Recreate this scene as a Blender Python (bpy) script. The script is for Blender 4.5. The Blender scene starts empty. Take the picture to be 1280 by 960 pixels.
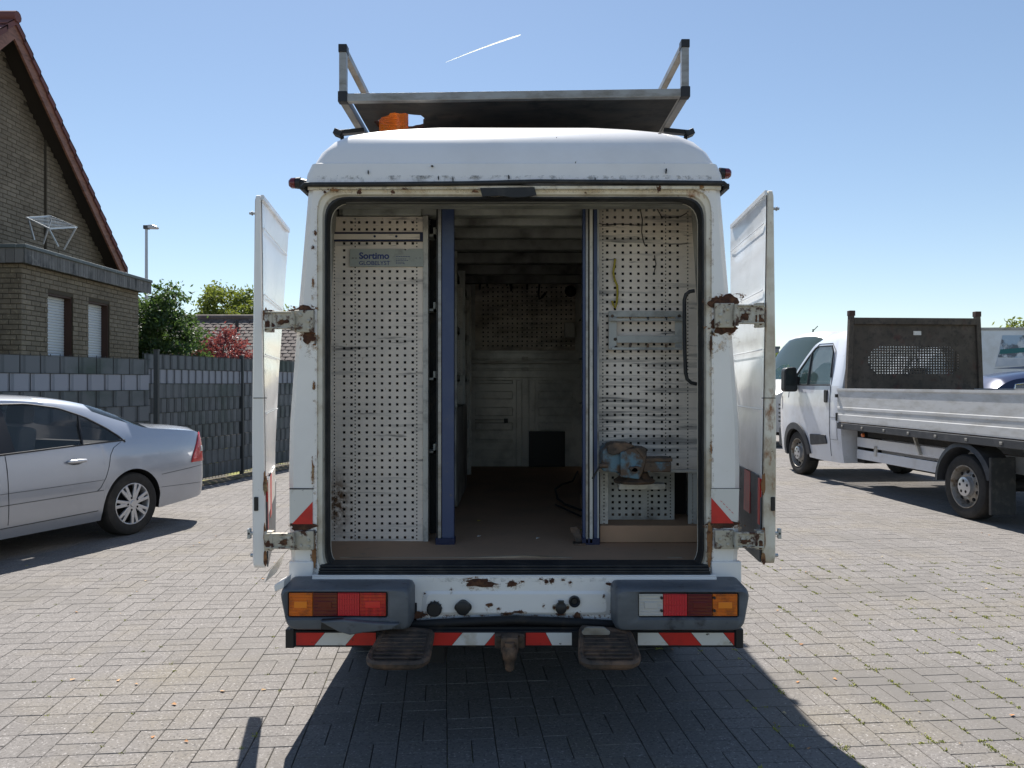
import bpy, bmesh, math, random
import numpy as np
from mathutils import Vector, Matrix
random.seed(7); np.random.seed(7)
S = bpy.context.scene
COL = S.collection
R = math.radians
CAMX, CAMH, F = -0.01, 1.53, 960.0

# ---------------------------------------------------------------- camera
cd = bpy.data.cameras.new("camera"); cam = bpy.data.objects.new("camera", cd); COL.objects.link(cam)
cam.location = (CAMX, 0, CAMH); cam.rotation_euler = (R(90), 0, 0)
cd.sensor_width = 36; cd.lens = 27; cd.clip_end = 9000; cd.clip_start = 0.05
S.camera = cam
# ---------------------------------------------------------------- sky, sun
SUN = Vector((-0.15, 0.74, 1.0)).normalized()          # towards the sun
elev = math.asin(SUN.z); azim = math.atan2(SUN.x, SUN.y)
w = bpy.data.worlds.new("World"); S.world = w; w.use_nodes = True
nt = w.node_tree; nt.nodes.clear()
sky = nt.nodes.new('ShaderNodeTexSky'); sky.sky_type = 'NISHITA'; sky.sun_disc = False
sky.sun_elevation = elev; sky.sun_rotation = azim
sky.air_density = 1.0; sky.dust_density = 0.15; sky.ozone_density = 1.5; sky.altitude = 100
bg = nt.nodes.new('ShaderNodeBackground'); bg.inputs['Strength'].default_value = 0.072
wo = nt.nodes.new('ShaderNodeOutputWorld')
gm = nt.nodes.new('ShaderNodeGamma'); gm.inputs['Gamma'].default_value = 0.92
nt.links.new(sky.outputs[0], gm.inputs[0]); nt.links.new(gm.outputs[0], bg.inputs[0]); nt.links.new(bg.outputs[0], wo.inputs[0])
sd = bpy.data.lights.new("sun", 'SUN'); sd.energy = 4.3; sd.angle = R(0.53); sd.color = (1.0, 0.955, 0.89)
so = bpy.data.objects.new("sun", sd); COL.objects.link(so)
so.rotation_euler = (-SUN).to_track_quat('-Z', 'Y').to_euler(); so.location = (0, 0, 20)
S.view_settings.view_transform = 'Standard'; S.view_settings.look = 'None'
S.view_settings.exposure = 1.07; S.view_settings.gamma = 1.0
S.render.engine = 'CYCLES'; S.cycles.max_bounces = 8; S.cycles.diffuse_bounces = 8

# ---------------------------------------------------------------- materials
MATS = {}
def mat(name, col, rough=0.5, metal=0.0, layers=(), bump=None, coat=0.0, spec=0.5, trans=0.0, alpha=1.0, tint=0.0, sub=0.0, ior=1.45, geo=False):
    """layers: (colour, noise scale, lo, hi, (stretch xyz) or None, blob or None, roughness or None)"""
    m = bpy.data.materials.new(name); m.use_nodes = True; t = m.node_tree; N = t.nodes; L = t.links
    b = N['Principled BSDF']; b.inputs['Roughness'].default_value = rough; b.inputs['Metallic'].default_value = metal
    b.inputs['Coat Weight'].default_value = coat; b.inputs['Coat Roughness'].default_value = 0.05
    b.inputs['Specular IOR Level'].default_value = spec; b.inputs['Transmission Weight'].default_value = trans
    b.inputs['Alpha'].default_value = alpha; b.inputs['IOR'].default_value = ior
    c4 = lambda c: (c[0], c[1], c[2], 1)
    b.inputs['Base Color'].default_value = c4(col)
    tc = N.new('ShaderNodeTexCoord'); obj = N.new('ShaderNodeNewGeometry').outputs['Position'] if geo else tc.outputs['Object']
    cur = None
    if tint:
        at = N.new('ShaderNodeAttribute'); at.attribute_name = 'tint'
        oi = N.new('ShaderNodeObjectInfo'); ad = N.new('ShaderNodeMath'); ad.operation = 'ADD'
        L.new(at.outputs['Fac'], ad.inputs[0]); L.new(oi.outputs['Random'], ad.inputs[1])
        fr = N.new('ShaderNodeMath'); fr.operation = 'FRACT'; L.new(ad.outputs[0], fr.inputs[0])
        mr = N.new('ShaderNodeMapRange'); L.new(fr.outputs[0], mr.inputs['Value'])
        mr.inputs['To Min'].default_value = 1 - tint; mr.inputs['To Max'].default_value = 1 + tint
        vm = N.new('ShaderNodeVectorMath'); vm.operation = 'SCALE'; vm.inputs[0].default_value = col[:3]
        L.new(mr.outputs[0], vm.inputs['Scale']); cur = vm.outputs[0]
    rcur = None
    for i, ly in enumerate(layers):
        c2, sc, lo, hi = ly[:4]; st = ly[4] if len(ly) > 4 else None; bl = ly[5] if len(ly) > 5 else None
        r2 = ly[6] if len(ly) > 6 else None
        no = N.new('ShaderNodeTexNoise'); no.inputs['Scale'].default_value = sc; no.inputs['Detail'].default_value = 6
        no.inputs['Roughness'].default_value = 0.62
        mp = N.new('ShaderNodeMapping'); L.new(obj, mp.inputs[0]); mp.inputs['Location'].default_value = (i * 3.7, i * 1.3, i * 5.1)
        if st: mp.inputs['Scale'].default_value = st
        L.new(mp.outputs[0], no.inputs['Vector'])
        mr = N.new('ShaderNodeMapRange'); mr.inputs['From Min'].default_value = lo; mr.inputs['From Max'].default_value = hi
        L.new(no.outputs['Fac'], mr.inputs['Value']); fac = mr.outputs[0]
        if bl:
            cen, rad = bl; di = N.new('ShaderNodeVectorMath'); di.operation = 'SUBTRACT'; L.new(obj, di.inputs[0]); di.inputs[1].default_value = cen
            dv = N.new('ShaderNodeVectorMath'); dv.operation = 'DIVIDE'; L.new(di.outputs[0], dv.inputs[0]); dv.inputs[1].default_value = rad
            le = N.new('ShaderNodeVectorMath'); le.operation = 'LENGTH'; L.new(dv.outputs[0], le.inputs[0])
            m2 = N.new('ShaderNodeMapRange'); L.new(le.outputs['Value'], m2.inputs['Value'])
            m2.inputs['From Min'].default_value = 1.0; m2.inputs['From Max'].default_value = 0.3
            mu = N.new('ShaderNodeMath'); mu.operation = 'MULTIPLY'; L.new(fac, mu.inputs[0]); L.new(m2.outputs[0], mu.inputs[1]); fac = mu.outputs[0]
        mx = N.new('ShaderNodeMix'); mx.data_type = 'RGBA'; L.new(fac, mx.inputs['Factor'])
        if cur is None: mx.inputs['A'].default_value = c4(col)
        else: L.new(cur, mx.inputs['A'])
        mx.inputs['B'].default_value = c4(c2); cur = mx.outputs['Result']
        if r2 is not None:
            mf = N.new('ShaderNodeMix'); mf.data_type = 'FLOAT'; L.new(fac, mf.inputs['Factor'])
            if rcur is None: mf.inputs['A'].default_value = rough
            else: L.new(rcur, mf.inputs['A'])
            mf.inputs['B'].default_value = r2; rcur = mf.outputs['Result']
    if cur is not None: L.new(cur, b.inputs['Base Color'])
    if rcur is not None: L.new(rcur, b.inputs['Roughness'])
    if bump:
        no = N.new('ShaderNodeTexNoise'); no.inputs['Scale'].default_value = bump[0]; no.inputs['Detail'].default_value = 5
        if len(bump) > 3:
            mp = N.new('ShaderNodeMapping'); mp.inputs['Scale'].default_value = bump[3]; L.new(obj, mp.inputs[0]); L.new(mp.outputs[0], no.inputs['Vector'])
        else: L.new(obj, no.inputs['Vector'])
        bu = N.new('ShaderNodeBump'); bu.inputs['Strength'].default_value = bump[1]; bu.inputs['Distance'].default_value = bump[2]
        L.new(no.outputs['Fac'], bu.inputs['Height']); L.new(bu.outputs[0], b.inputs['Normal'])
    MATS[name] = m; return m

RUST = (0.07, 0.028, 0.017)
mat('white_paint', (0.87, 0.85, 0.83), 0.32, layers=[((0.76, 0.73, 0.70), 2.2, 0.45, 0.8), ((0.35, 0.30, 0.25), 30, 0.70, 0.78), (RUST, 55, 0.735, 0.75)], bump=(1.3, 0.1, 0.02), coat=0.3)
mat('door_paint', (0.82, 0.84, 0.86), 0.24, layers=[((0.55, 0.56, 0.56), 3, 0.5, 0.8)], bump=(1.6, 0.25, 0.02, (1, 1, 0.4)), coat=0.25)
mat('cream_paint', (0.78, 0.73, 0.63), 0.5, layers=[((0.45, 0.36, 0.24), 5, 0.48, 0.72), ((0.30, 0.13, 0.05), 9, 0.60, 0.68, (1, 1, .5)), (RUST, 40, 0.68, 0.72)])
mat('jamb_paint', (0.50, 0.49, 0.46), 0.55, layers=[((0.25, 0.21, 0.16), 7, 0.45, 0.7), (RUST, 12, 0.62, 0.7)])
mat('rust', RUST, 0.9, layers=[((0.15, 0.07, 0.035), 30, 0.45, 0.65), ((0.035, 0.02, 0.015), 60, 0.5, 0.7)], bump=(80, 0.6, 0.004))
mat('orange_rust', (0.27, 0.13, 0.055), 0.85, layers=[(RUST, 25, 0.5, 0.62), ((0.5, 0.38, 0.2), 14, 0.55, 0.75)], bump=(60, 0.4, 0.003))
mat('hinge_metal', (0.48, 0.44, 0.36), 0.5, 0.15, layers=[(RUST, 22, 0.5, 0.58), ((0.55, 0.54, 0.5), 40, 0.55, 0.7)], bump=(40, .4, .003))
mat('rubber', (0.022, 0.023, 0.025), 0.6, layers=[((0.07, 0.065, 0.06), 12, 0.5, 0.8)])
mat('black_plastic', (0.018, 0.018, 0.02), 0.45)
mat('grey_plastic', (0.105, 0.114, 0.126), 0.5, layers=[((0.17, 0.18, 0.20), 3.5, 0.45, 0.75, (1, 1, 2.5)), ((0.035, 0.035, 0.04), 14, 0.58, 0.72), ((0.28, 0.27, 0.25), 5, 0.66, 0.78)], bump=(45, 0.25, 0.003))
mat('lens_red', (0.38, 0.006, 0.012), 0.12, coat=0.6, layers=[((0.62, 0.015, 0.02), 60, .4, .6, (1, 1, .25))], bump=(120, .5, .002))
mat('lens_dark_red', (0.13, 0.004, 0.01), 0.12, coat=0.6, bump=(120, .4, .002, (.3, 1, 1)))
mat('lens_reflector', (0.65, 0.02, 0.035), 0.3, coat=0.3, bump=(200, .8, .002))
mat('lens_amber', (0.75, 0.16, 0.01), 0.12, coat=0.6, layers=[((0.35, 0.07, 0.01), 25, .45, .7)], bump=(120, .4, .002, (.3, 1, 1)))
mat('lens_clear', (0.55, 0.53, 0.51), 0.15, coat=0.6, bump=(120, .4, .002, (.3, 1, 1)))
mat("beacon_orange", (1.0, 0.27, 0.01), 0.2, trans=0.45, bump=(60, .5, .004, (.05, .05, 1)))
mat('painted_glow_amber', (0.92, 0.25, 0.02), 0.15, coat=.6)  # brighter lens colours, amber and red: bulb glow painted in, no emission
mat('painted_glow_red', (0.75, 0.018, 0.03), 0.15, coat=.6)
mat('sticker_white', (0.72, 0.70, 0.66), 0.4, layers=[((0.4, 0.33, 0.22), 8, .55, .75), ((0.06, 0.045, 0.03), 35, .66, .7)])
mat('sticker_red', (0.62, 0.025, 0.02), 0.35, layers=[((0.4, 0.02, 0.02), 8, .5, .75), ((0.07, 0.03, 0.02), 45, .68, .72)])
mat('rust_iron', (0.085, 0.062, 0.048), 0.6, 0.2, layers=[((0.20, 0.12, 0.075), 9, .45, .65), ((0.02, 0.018, 0.016), 20, .5, .7)], bump=(30, .6, .006))
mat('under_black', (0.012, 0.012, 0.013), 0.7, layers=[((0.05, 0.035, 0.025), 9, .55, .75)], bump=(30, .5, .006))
mat('dark_sheet', (0.035, 0.033, 0.03), 0.7, layers=[((0.075, 0.06, 0.045), 3, .4, .75, (1, 4, 1)), ((0.015, 0.015, 0.015), 8, .5, .7)], bump=(12, .5, .008))
mat('aluminium', (0.36, 0.35, 0.33), 0.45, 0.55, layers=[((0.2, 0.18, 0.15), 6, .45, .7, (1, 1, 3))])
mat('grey_interior', (0.42, 0.42, 0.40), 0.55, layers=[((0.08, 0.075, 0.07), 3, .4, .7), ((0.28, 0.28, 0.27), 12, .62, .75)], bump=(8, .3, .006))
mat('ceiling_grey', (0.22, 0.22, 0.21), 0.6, layers=[((0.05, 0.05, 0.05), 3, .42, .6, (.4, 8, 1)), ((0.25, 0.25, 0.24), 6, .62, .72, (.3, 12, 1))])
mat('bulkhead_paint', (0.74, 0.73, 0.68), 0.22, layers=[((0.40, 0.40, 0.38), 4, .45, .7), ((0.30, 0.30, 0.29), 25, .64, .72, (1, 1, 5))])
mat('plywood', (0.46, 0.285, 0.18), 0.75, layers=[((0.38, 0.25, 0.16), 3, .4, .7), ((0.26, 0.2, 0.15), 18, .62, .75), ((0.42, 0.38, 0.3), 150, .74, .77)], bump=(40, .3, .003))
mat('bulk_board', (0.80, 0.72, 0.62), 0.28, bump=(3.5, .8, .05, (1, 1, 2.5)), layers=[((0.34, 0.30, 0.26), 3, .42, .6, (1, 1, 2)), ((0.92, 0.85, 0.74), 5, .58, .75, (.6, 1, 5)), ((0.03, 0.03, 0.03), 10, .62, .7, (1, 1, 8))])
def peg(name, blob):
    return mat(name, (0.90, 0.79, 0.69), 0.5, layers=[((0.66, 0.60, 0.54), 3.5, .42, .72), ((0.40, 0.37, 0.34), 4, .56, .74, (.5, 1, 7)), ((0.20, 0.18, 0.17), 9, .63, .72, (.3, 1, 2.5)), ((0.35, 0.22, 0.14), 40, .66, .72), ((0.13, 0.07, 0.035), 30, .36, .56, None, blob)])
peg('peg_left', ((-.235, 0, .19), (.085, 1, .20))); 
mat('peg_right', (0.89, 0.79, 0.69), 0.42, layers=[((0.66, 0.59, 0.52), 3.5, .42, .72), ((0.20, 0.19, 0.18), 5, .50, .64, (.5, 1, 9), ((-.05, 0, .60), (.5, 1, .5))), ((0.30, 0.28, 0.26), 4, .55, .7, (.4, 1, 5)), ((0.12, 0.115, 0.11), 9, .61, .68, (.4, 1, 4))])
mat('shelf_grey', (0.46, 0.47, 0.45), 0.45, 0.0, layers=[((0.14, 0.13, 0.12), 6, .48, .7)])
mat('shelf_light', (0.62, 0.60, 0.55), 0.5, layers=[((0.2, 0.19, 0.17), 9, .5, .7)])
mat('blue_paint', (0.045, 0.068, 0.155), 0.42, layers=[((0.065, 0.09, 0.17), 9, .45, .7), ((0.10, 0.10, 0.13), 22, .64, .74)])
mat('sign_grey', (0.40, 0.42, 0.39), 0.5, layers=[((0.2, 0.2, 0.19), 12, .55, .75)])
mat('sign_blue', (0.035, 0.055, 0.20), 0.5)
mat('dark_blue', (0.012, 0.018, 0.06), 0.5)
mat('vise_blue', (0.10, 0.19, 0.25), 0.5, layers=[((0.09, 0.055, 0.035), 11, .44, .56), ((0.03, 0.02, 0.015), 30, .55, .7)], bump=(30, .4, .005))
mat('yellow_cord', (0.42, 0.34, 0.04), 0.6, layers=[((0.15, 0.11, 0.03), 40, .55, .65)])
mat('wood_strip', (0.42, 0.33, 0.23), 0.7, layers=[((0.2, 0.13, 0.08), 12, .5, .7, (.3, 1, 1))])
mat('tyre', (0.022, 0.021, 0.02), 0.8, layers=[((0.05, 0.045, 0.04), 6, .45, .75)], bump=(70, .3, .003))
mat('alloy', (0.55, 0.56, 0.58), 0.3, 0.7)
mat('steel_rim', (0.33, 0.31, 0.28), 0.45, 0.5, layers=[((0.15, 0.11, 0.07), 14, .48, .66)])
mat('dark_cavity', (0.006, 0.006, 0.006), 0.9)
mat('car_silver', (0.38, 0.405, 0.45), 0.27, 0.45, coat=1.0, layers=[((0.34, 0.36, 0.40), 2.0, .5, .8)])
mat('chrome', (0.7, 0.7, 0.7), 0.15, 0.9)
mat('glass', (0.75, 0.85, 0.82), 0.03, trans=1.0, ior=1.1, alpha=0.32)
mat('glass_dark', (0.02, 0.03, 0.03), 0.03, coat=1.0, alpha=0.45)
mat('glass_green', (0.05, 0.11, 0.11), 0.03, coat=1.0, alpha=0.45)
mat('seat_fabric', (0.16, 0.165, 0.17), 0.9)
mat('dash', (0.09, 0.09, 0.09), 0.8)
mat('truck_white', (0.66, 0.69, 0.74), 0.25, coat=0.7, layers=[((0.50, 0.50, 0.50), 2.5, .5, .8), ((0.3, 0.28, 0.24), 9, .66, .8)])
mat('van_cream', (0.66, 0.64, 0.60), 0.3, coat=0.5)
mat('bed_alu', (0.60, 0.60, 0.59), 0.55, 0.0, layers=[((0.47, 0.46, 0.43), 4, .45, .7, (1, 1, 3)), ((0.2, 0.18, 0.15), 18, .68, .74)])
mat('headboard_brown', (0.075, 0.062, 0.048), 0.75, layers=[((0.12, 0.10, 0.08), 3, .45, .7), ((0.09, 0.03, 0.025), 4, .58, .75), ((0.04, 0.035, 0.03), 14, .5, .7)], bump=(30, .3, .004))
mat('navy_paint', (0.012, 0.018, 0.06), 0.3, 0.2, coat=.6)
mat('trim_grey', (0.045, 0.047, 0.052), 0.55, layers=[((0.08, 0.08, 0.085), 6, .5, .7)])
mat('paver', (0.178, 0.165, 0.156), 0.92, tint=0.08, geo=True, layers=[((0.19, 0.168, 0.135), .9, .5, .72), ((0.105, 0.097, 0.090), 72, .52, .64), ((0.37, 0.35, 0.335), 88, .58, .68), ((0.14, 0.13, 0.12), 1.1, .50, .75), ((0.09, 0.083, 0.076), 2.6, .62, .80)], bump=(260, .5, .003))
mat('joint_sand', (0.060, 0.052, 0.042), 0.95, layers=[((0.24, 0.25, 0.05), 2.2, .48, .62), ((0.04, 0.038, 0.034), 25, .5, .7)], bump=(120, .6, .004))
mat('grass', (0.34, 0.36, 0.06), 0.8, layers=[((0.40, 0.40, 0.11), 6, .45, .65)])
mat('dead_leaf', (0.42, 0.20, 0.08), 0.8, layers=[((0.5, 0.42, 0.25), 3, .45, .6)])
mat('soil', (0.22, 0.17, 0.11), 0.95, layers=[((0.10, 0.10, 0.04), 6, .48, .65)], bump=(40, .8, .02))
mat("fence_dark", (0.10, 0.113, 0.122), 0.5, tint=.10, layers=[((0.035, 0.058, 0.05), 1.2, .45, .7)])
mat('fence_light', (0.23, 0.25, 0.285), 0.5)
mat('fence_steel', (0.03, 0.035, 0.038), 0.5, 0.3)
mat('brick', (0.205, 0.172, 0.128), 0.85, geo=True, tint=0.15, layers=[((0.13, 0.105, 0.075), 2.0, .45, .7), ((0.36, 0.3, 0.2), 30, .55, .75)], bump=(50, .5, .004))
mat('mortar', (0.075, 0.062, 0.045), 0.95)
mat('slate', (0.15, 0.145, 0.14), 0.7, tint=.2, layers=[((0.05, 0.05, 0.05), 5, .5, .65, (1, 1, .5)), ((0.28, 0.27, 0.25), 9, .6, .75)])
mat('flashing', (0.09, 0.11, 0.115), 0.55, layers=[((0.2, 0.22, 0.22), 8, .55, .7)])
mat('brown_wood', (0.25, 0.115, 0.075), 0.6, layers=[((0.11, 0.045, 0.03), 6, .45, .7, (1, 1, 4))])
mat('dark_wood', (0.055, 0.026, 0.018), 0.6)
mat('soffit', (0.03, 0.022, 0.016), 0.8)
mat('roof_tile', (0.14, 0.05, 0.045), 0.7, tint=.15)
mat('roof_brown', (0.11, 0.09, 0.082), 0.85, tint=.06, layers=[((0.2, 0.18, 0.16), 3, .5, .75)])
mat('shutter', (0.62, 0.65, 0.68), 0.5)
mat('galvanised', (0.42, 0.44, 0.46), 0.4, 0.6)
mat('bark', (0.10, 0.075, 0.05), 0.9)
def alphamat(name, col, scale, lo, hi, rough=.85):
    m = mat(name, col, rough, layers=[((col[0] * 1.7, col[1] * 1.8, col[2] * 1.8), 60, .45, .6)]); t = m.node_tree; N = t.nodes; L = t.links
    g_ = N.new('ShaderNodeNewGeometry'); n_ = N.new('ShaderNodeTexNoise'); n_.inputs['Scale'].default_value = scale; n_.inputs['Detail'].default_value = 8; n_.inputs['Roughness'].default_value = .75
    L.new(g_.outputs['Position'], n_.inputs['Vector']); mr = N.new('ShaderNodeMapRange'); mr.inputs['From Min'].default_value = lo; mr.inputs['From Max'].default_value = hi
    L.new(n_.outputs['Fac'], mr.inputs['Value']); L.new(mr.outputs[0], N['Principled BSDF'].inputs['Alpha'])
alphamat('rust_mottle', (0.17, 0.075, 0.03), 70, .53, .62)
alphamat('rust_wash', (0.42, 0.28, 0.16), 28, .50, .90)
alphamat('grime', (0.10, 0.09, 0.075), 26, .50, .95)
def leafmat(name, c1, c2):
    m = mat(name, c1, 0.55, layers=[(c2, 1.3, .42, .62)], tint=.35)
    t = m.node_tree; N = t.nodes; L = t.links; b = N['Principled BSDF']; o = [n for n in N if n.type == 'OUTPUT_MATERIAL'][0]
    tr = N.new('ShaderNodeBsdfTranslucent'); tr.inputs[0].default_value = (c2[0] * 1.6, c2[1] * 1.6, c2[2], 1)
    mx = N.new('ShaderNodeMixShader'); mx.inputs[0].default_value = .35
    L.new(b.outputs[0], mx.inputs[1]); L.new(tr.outputs[0], mx.inputs[2]); L.new(mx.outputs[0], o.inputs[0]); return m
leafmat('leaf_dark', (0.035, 0.075, 0.025), (0.065, 0.11, 0.04))
leafmat('leaf_light', (0.095, 0.14, 0.03), (0.15, 0.18, 0.04))
leafmat('leaf_red', (0.13, 0.025, 0.04), (0.19, 0.05, 0.065))
leafmat('contrail_white', (0.9, 0.9, 0.9), (.62, .62, .9))
MATS['contrail_white'].node_tree.nodes['Mix Shader'].inputs[0].default_value = .95

# ---------------------------------------------------------------- mesh helpers
WM = {}
def P(px, py, Y):
    """a point of the photograph at depth Y, as a place in the world"""
    return Vector(((px - 640) * Y / F + CAMX, Y, CAMH - (py - 480) * Y / F))
def props(o, label=None, cat=None, group=None, kind=None):
    if label: o['label'] = label
    if cat: o['category'] = cat
    if group: o['group'] = group
    if kind: o['kind'] = kind
    return o
def thing(name, loc, label, cat, rz=0, group=None, parent=None):
    o = bpy.data.objects.new(name, None); COL.objects.link(o); o.empty_display_size = .1
    o.location = loc; o.rotation_euler = (0, 0, rz)
    m = Matrix.Translation(Vector(loc)) @ Matrix.Rotation(rz, 4, 'Z')
    if parent: o.parent = parent; WM[o] = WM[parent] @ m
    else: WM[o] = m
    return props(o, label, cat, group)
class MB:
    def __init__(s): s.v = []; s.f = []; s.mi = []; s.cur = 0
    def add(s, vs, fs):
        n = len(s.v); s.v += [tuple(v) for v in vs]; s.f += [tuple(i + n for i in f) for f in fs]; s.mi += [s.cur] * len(fs); return s
    def box(s, x0, x1, y0, y1, z0, z1):
        return s.add([(x0, y0, z0), (x1, y0, z0), (x1, y1, z0), (x0, y1, z0), (x0, y0, z1), (x1, y0, z1), (x1, y1, z1), (x0, y1, z1)],
                     [(0, 3, 2, 1), (4, 5, 6, 7), (0, 1, 5, 4), (1, 2, 6, 5), (2, 3, 7, 6), (3, 0, 4, 7)])
    def bar(s, a, b, w, h=None, up=(0, 0, 1)):
        a = Vector(a); b = Vector(b); h = h or w; d = (b - a).normalized(); u = Vector(up)
        if abs(d.dot(u)) > .98: u = Vector((0, 1, 0))
        r = d.cross(u).normalized(); u = r.cross(d)
        vs = []
        for p in (a, b):
            for i, j in ((-1, -1), (1, -1), (1, 1), (-1, 1)): vs.append(p + r * (i * w / 2) + u * (j * h / 2))
        return s.add(vs, [(0, 1, 2, 3), (7, 6, 5, 4), (0, 4, 5, 1), (1, 5, 6, 2), (2, 6, 7, 3), (3, 7, 4, 0)])
    def cyl(s, a, b, r, n=16, r2=None, caps=True):
        a = Vector(a); b = Vector(b); r2 = r if r2 is None else r2; d = (b - a).normalized()
        u = d.orthogonal().normalized(); v = d.cross(u); vs = []
        for p, rr in ((a, r), (b, r2)):
            for i in range(n):
                t = 2 * math.pi * i / n; vs.append(p + (u * math.cos(t) + v * math.sin(t)) * rr)
        fs = [(i, (i + 1) % n, n + (i + 1) % n, n + i) for i in range(n)]
        if caps: fs += [tuple(range(n - 1, -1, -1)), tuple(range(n, 2 * n))]
        return s.add(vs, fs)
    def tube(s, pts, r, n=8):
        pts = [Vector(p) for p in pts]; rings = []; u = None
        for i, p in enumerate(pts):
            d = (pts[min(i + 1, len(pts) - 1)] - pts[max(i - 1, 0)]).normalized()
            if u is None: u = d.orthogonal().normalized()
            u = (u - d * u.dot(d)).normalized(); v = d.cross(u); rr = r[i] if isinstance(r, (list, tuple)) else r
            rings.append([p + (u * math.cos(2 * math.pi * k / n) + v * math.sin(2 * math.pi * k / n)) * rr for k in range(n)])
        return s.loops(rings, cap=(True, True))
    def loops(s, rings, cap=(False, False), closed=False):
        n = len(rings[0]); vs = [v for r in rings for v in r]; fs = []
        for i in range(len(rings) - (0 if closed else 1)):
            a = i * n; b = ((i + 1) % len(rings)) * n
            for k in range(n): fs.append((a + k, a + (k + 1) % n, b + (k + 1) % n, b + k))
        if cap[0]: fs.append(tuple(range(n - 1, -1, -1)))
        if cap[1]: m = (len(rings) - 1) * n; fs.append(tuple(range(m, m + n)))
        return s.add(vs, fs)
    def prism(s, poly, fn0, fn1):
        n = len(poly); return s.add([fn0(*p) for p in poly] + [fn1(*p) for p in poly],
            [tuple(range(n - 1, -1, -1)), tuple(range(n, 2 * n))] + [(i, (i + 1) % n, n + (i + 1) % n, n + i) for i in range(n)])
    def slab(s, poly, y0, y1):      # polygon in x,z given thickness in y
        return s.prism(poly, lambda x, z: (x, y0, z), lambda x, z: (x, y1, z))
    def lathe(s, prof, cen, axis=(0, 1, 0), n=32, cap=True):
        ax = Vector(axis).normalized(); u = ax.orthogonal().normalized(); v = ax.cross(u); c = Vector(cen)
        rings = [[c + ax * a + (u * math.cos(2 * math.pi * k / n) + v * math.sin(2 * math.pi * k / n)) * r for k in range(n)] for a, r in prof]
        return s.loops(rings, cap=(cap, cap))
    def split(s, name, m, parent=None, **kw):
        """every loose piece an object of its own"""
        up = list(range(len(s.v)))
        def find(a):
            while up[a] != a: up[a] = up[up[a]]; a = up[a]
            return a
        for f in s.f:
            for k in f[1:]: up[find(k)] = find(f[0])
        gr = {}
        for i, f in enumerate(s.f): gr.setdefault(find(f[0]), []).append(i)
        out = []
        for fs in gr.values():
            q = MB(); idx = {}
            for i in fs:
                for k in s.f[i]:
                    if k not in idx: idx[k] = len(q.v); q.v.append(s.v[k])
                q.f.append(tuple(idx[k] for k in s.f[i])); q.mi.append(s.mi[i])
            out.append(q.build(name, m, parent, **kw))
        return out
    def build(s, name, m, parent=None, smooth=None, bevel=0, world=True, sol=0, **kw):
        me = bpy.data.meshes.new(name); vs = s.v
        if parent is not None and world:
            inv = WM[parent].inverted(); vs = [inv @ Vector(v) for v in vs]
        me.from_pydata([tuple(v) for v in vs], [], s.f)
        for mm in (m if isinstance(m, (list, tuple)) else [m]): me.materials.append(MATS[mm])
        if any(s.mi): me.polygons.foreach_set('material_index', s.mi)
        bm = bmesh.new(); bm.from_mesh(me); bmesh.ops.recalc_face_normals(bm, faces=bm.faces); bm.to_mesh(me); bm.free()
        o = bpy.data.objects.new(name, me); COL.objects.link(o)
        if parent is not None: o.parent = parent; WM[o] = WM[parent]
        else: WM[o] = Matrix.Identity(4)
        if smooth is not None:
            me.polygons.foreach_set('use_smooth', [True] * len(me.polygons)); me.set_sharp_from_angle(angle=R(smooth))
        if sol: md = o.modifiers.new('s', 'SOLIDIFY'); md.thickness = sol; md.offset = 0
        if bevel:
            md = o.modifiers.new('b', 'BEVEL'); md.width = bevel; md.segments = 2; md.limit_method = 'ANGLE'; md.angle_limit = R(35)
        return props(o, **kw)
def rquad(c, r, n=5):
    """rounded polygon, c = corners in order, r = radius or list"""
    out = []; k = len(c); rs = r if isinstance(r, (list, tuple)) else [r] * k
    for i in range(k):
        p0, p1, p2 = (Vector(c[i - 1]), Vector(c[i]), Vector(c[(i + 1) % k])); rr = rs[i]
        d0 = (p0 - p1).normalized(); d1 = (p2 - p1).normalized()
        a = p1 + d0 * rr; b = p1 + d1 * rr
        for j in range(n):
            t = j / (n - 1); out.append(tuple(a.lerp(p1, t).lerp(p1.lerp(b, t), t)))
    return out
def rrect(x0, x1, z0, z1, r, n=5): return rquad([(x0, z0), (x1, z0), (x1, z1), (x0, z1)], r, n)
def at_y(loop, y): return [(x, y, z) for x, z in loop]
def interp(u, tab):
    if u <= tab[0][0]: return tab[0][1]
    for (a, va), (b, vb) in zip(tab, tab[1:]):
        if u <= b: return va + (vb - va) * (u - a) / (b - a)
    return tab[-1][1]
def sinterp(u, tab):
    """smooth (Catmull-Rom, clamped) interpolation"""
    if u <= tab[0][0]: return tab[0][1]
    if u >= tab[-1][0]: return tab[-1][1]
    for i in range(len(tab) - 1):
        a, va = tab[i]; b, vb = tab[i + 1]
        if u <= b:
            def slope(k):
                if k <= 0 or k >= len(tab) - 1: return (tab[min(k + 1, len(tab) - 1)][1] - tab[max(k - 1, 0)][1]) / (tab[min(k + 1, len(tab) - 1)][0] - tab[max(k - 1, 0)][0])
                s0 = (tab[k][1] - tab[k - 1][1]) / (tab[k][0] - tab[k - 1][0]); s1 = (tab[k + 1][1] - tab[k][1]) / (tab[k + 1][0] - tab[k][0])
                return 0 if s0 * s1 <= 0 else 2 * s0 * s1 / (s0 + s1)
            h = b - a; t = (u - a) / h; m0 = slope(i) * h; m1 = slope(i + 1) * h
            return (2*t**3 - 3*t*t + 1) * va + (t**3 - 2*t*t + t) * m0 + (-2*t**3 + 3*t*t) * vb + (t**3 - t*t) * m1
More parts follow.
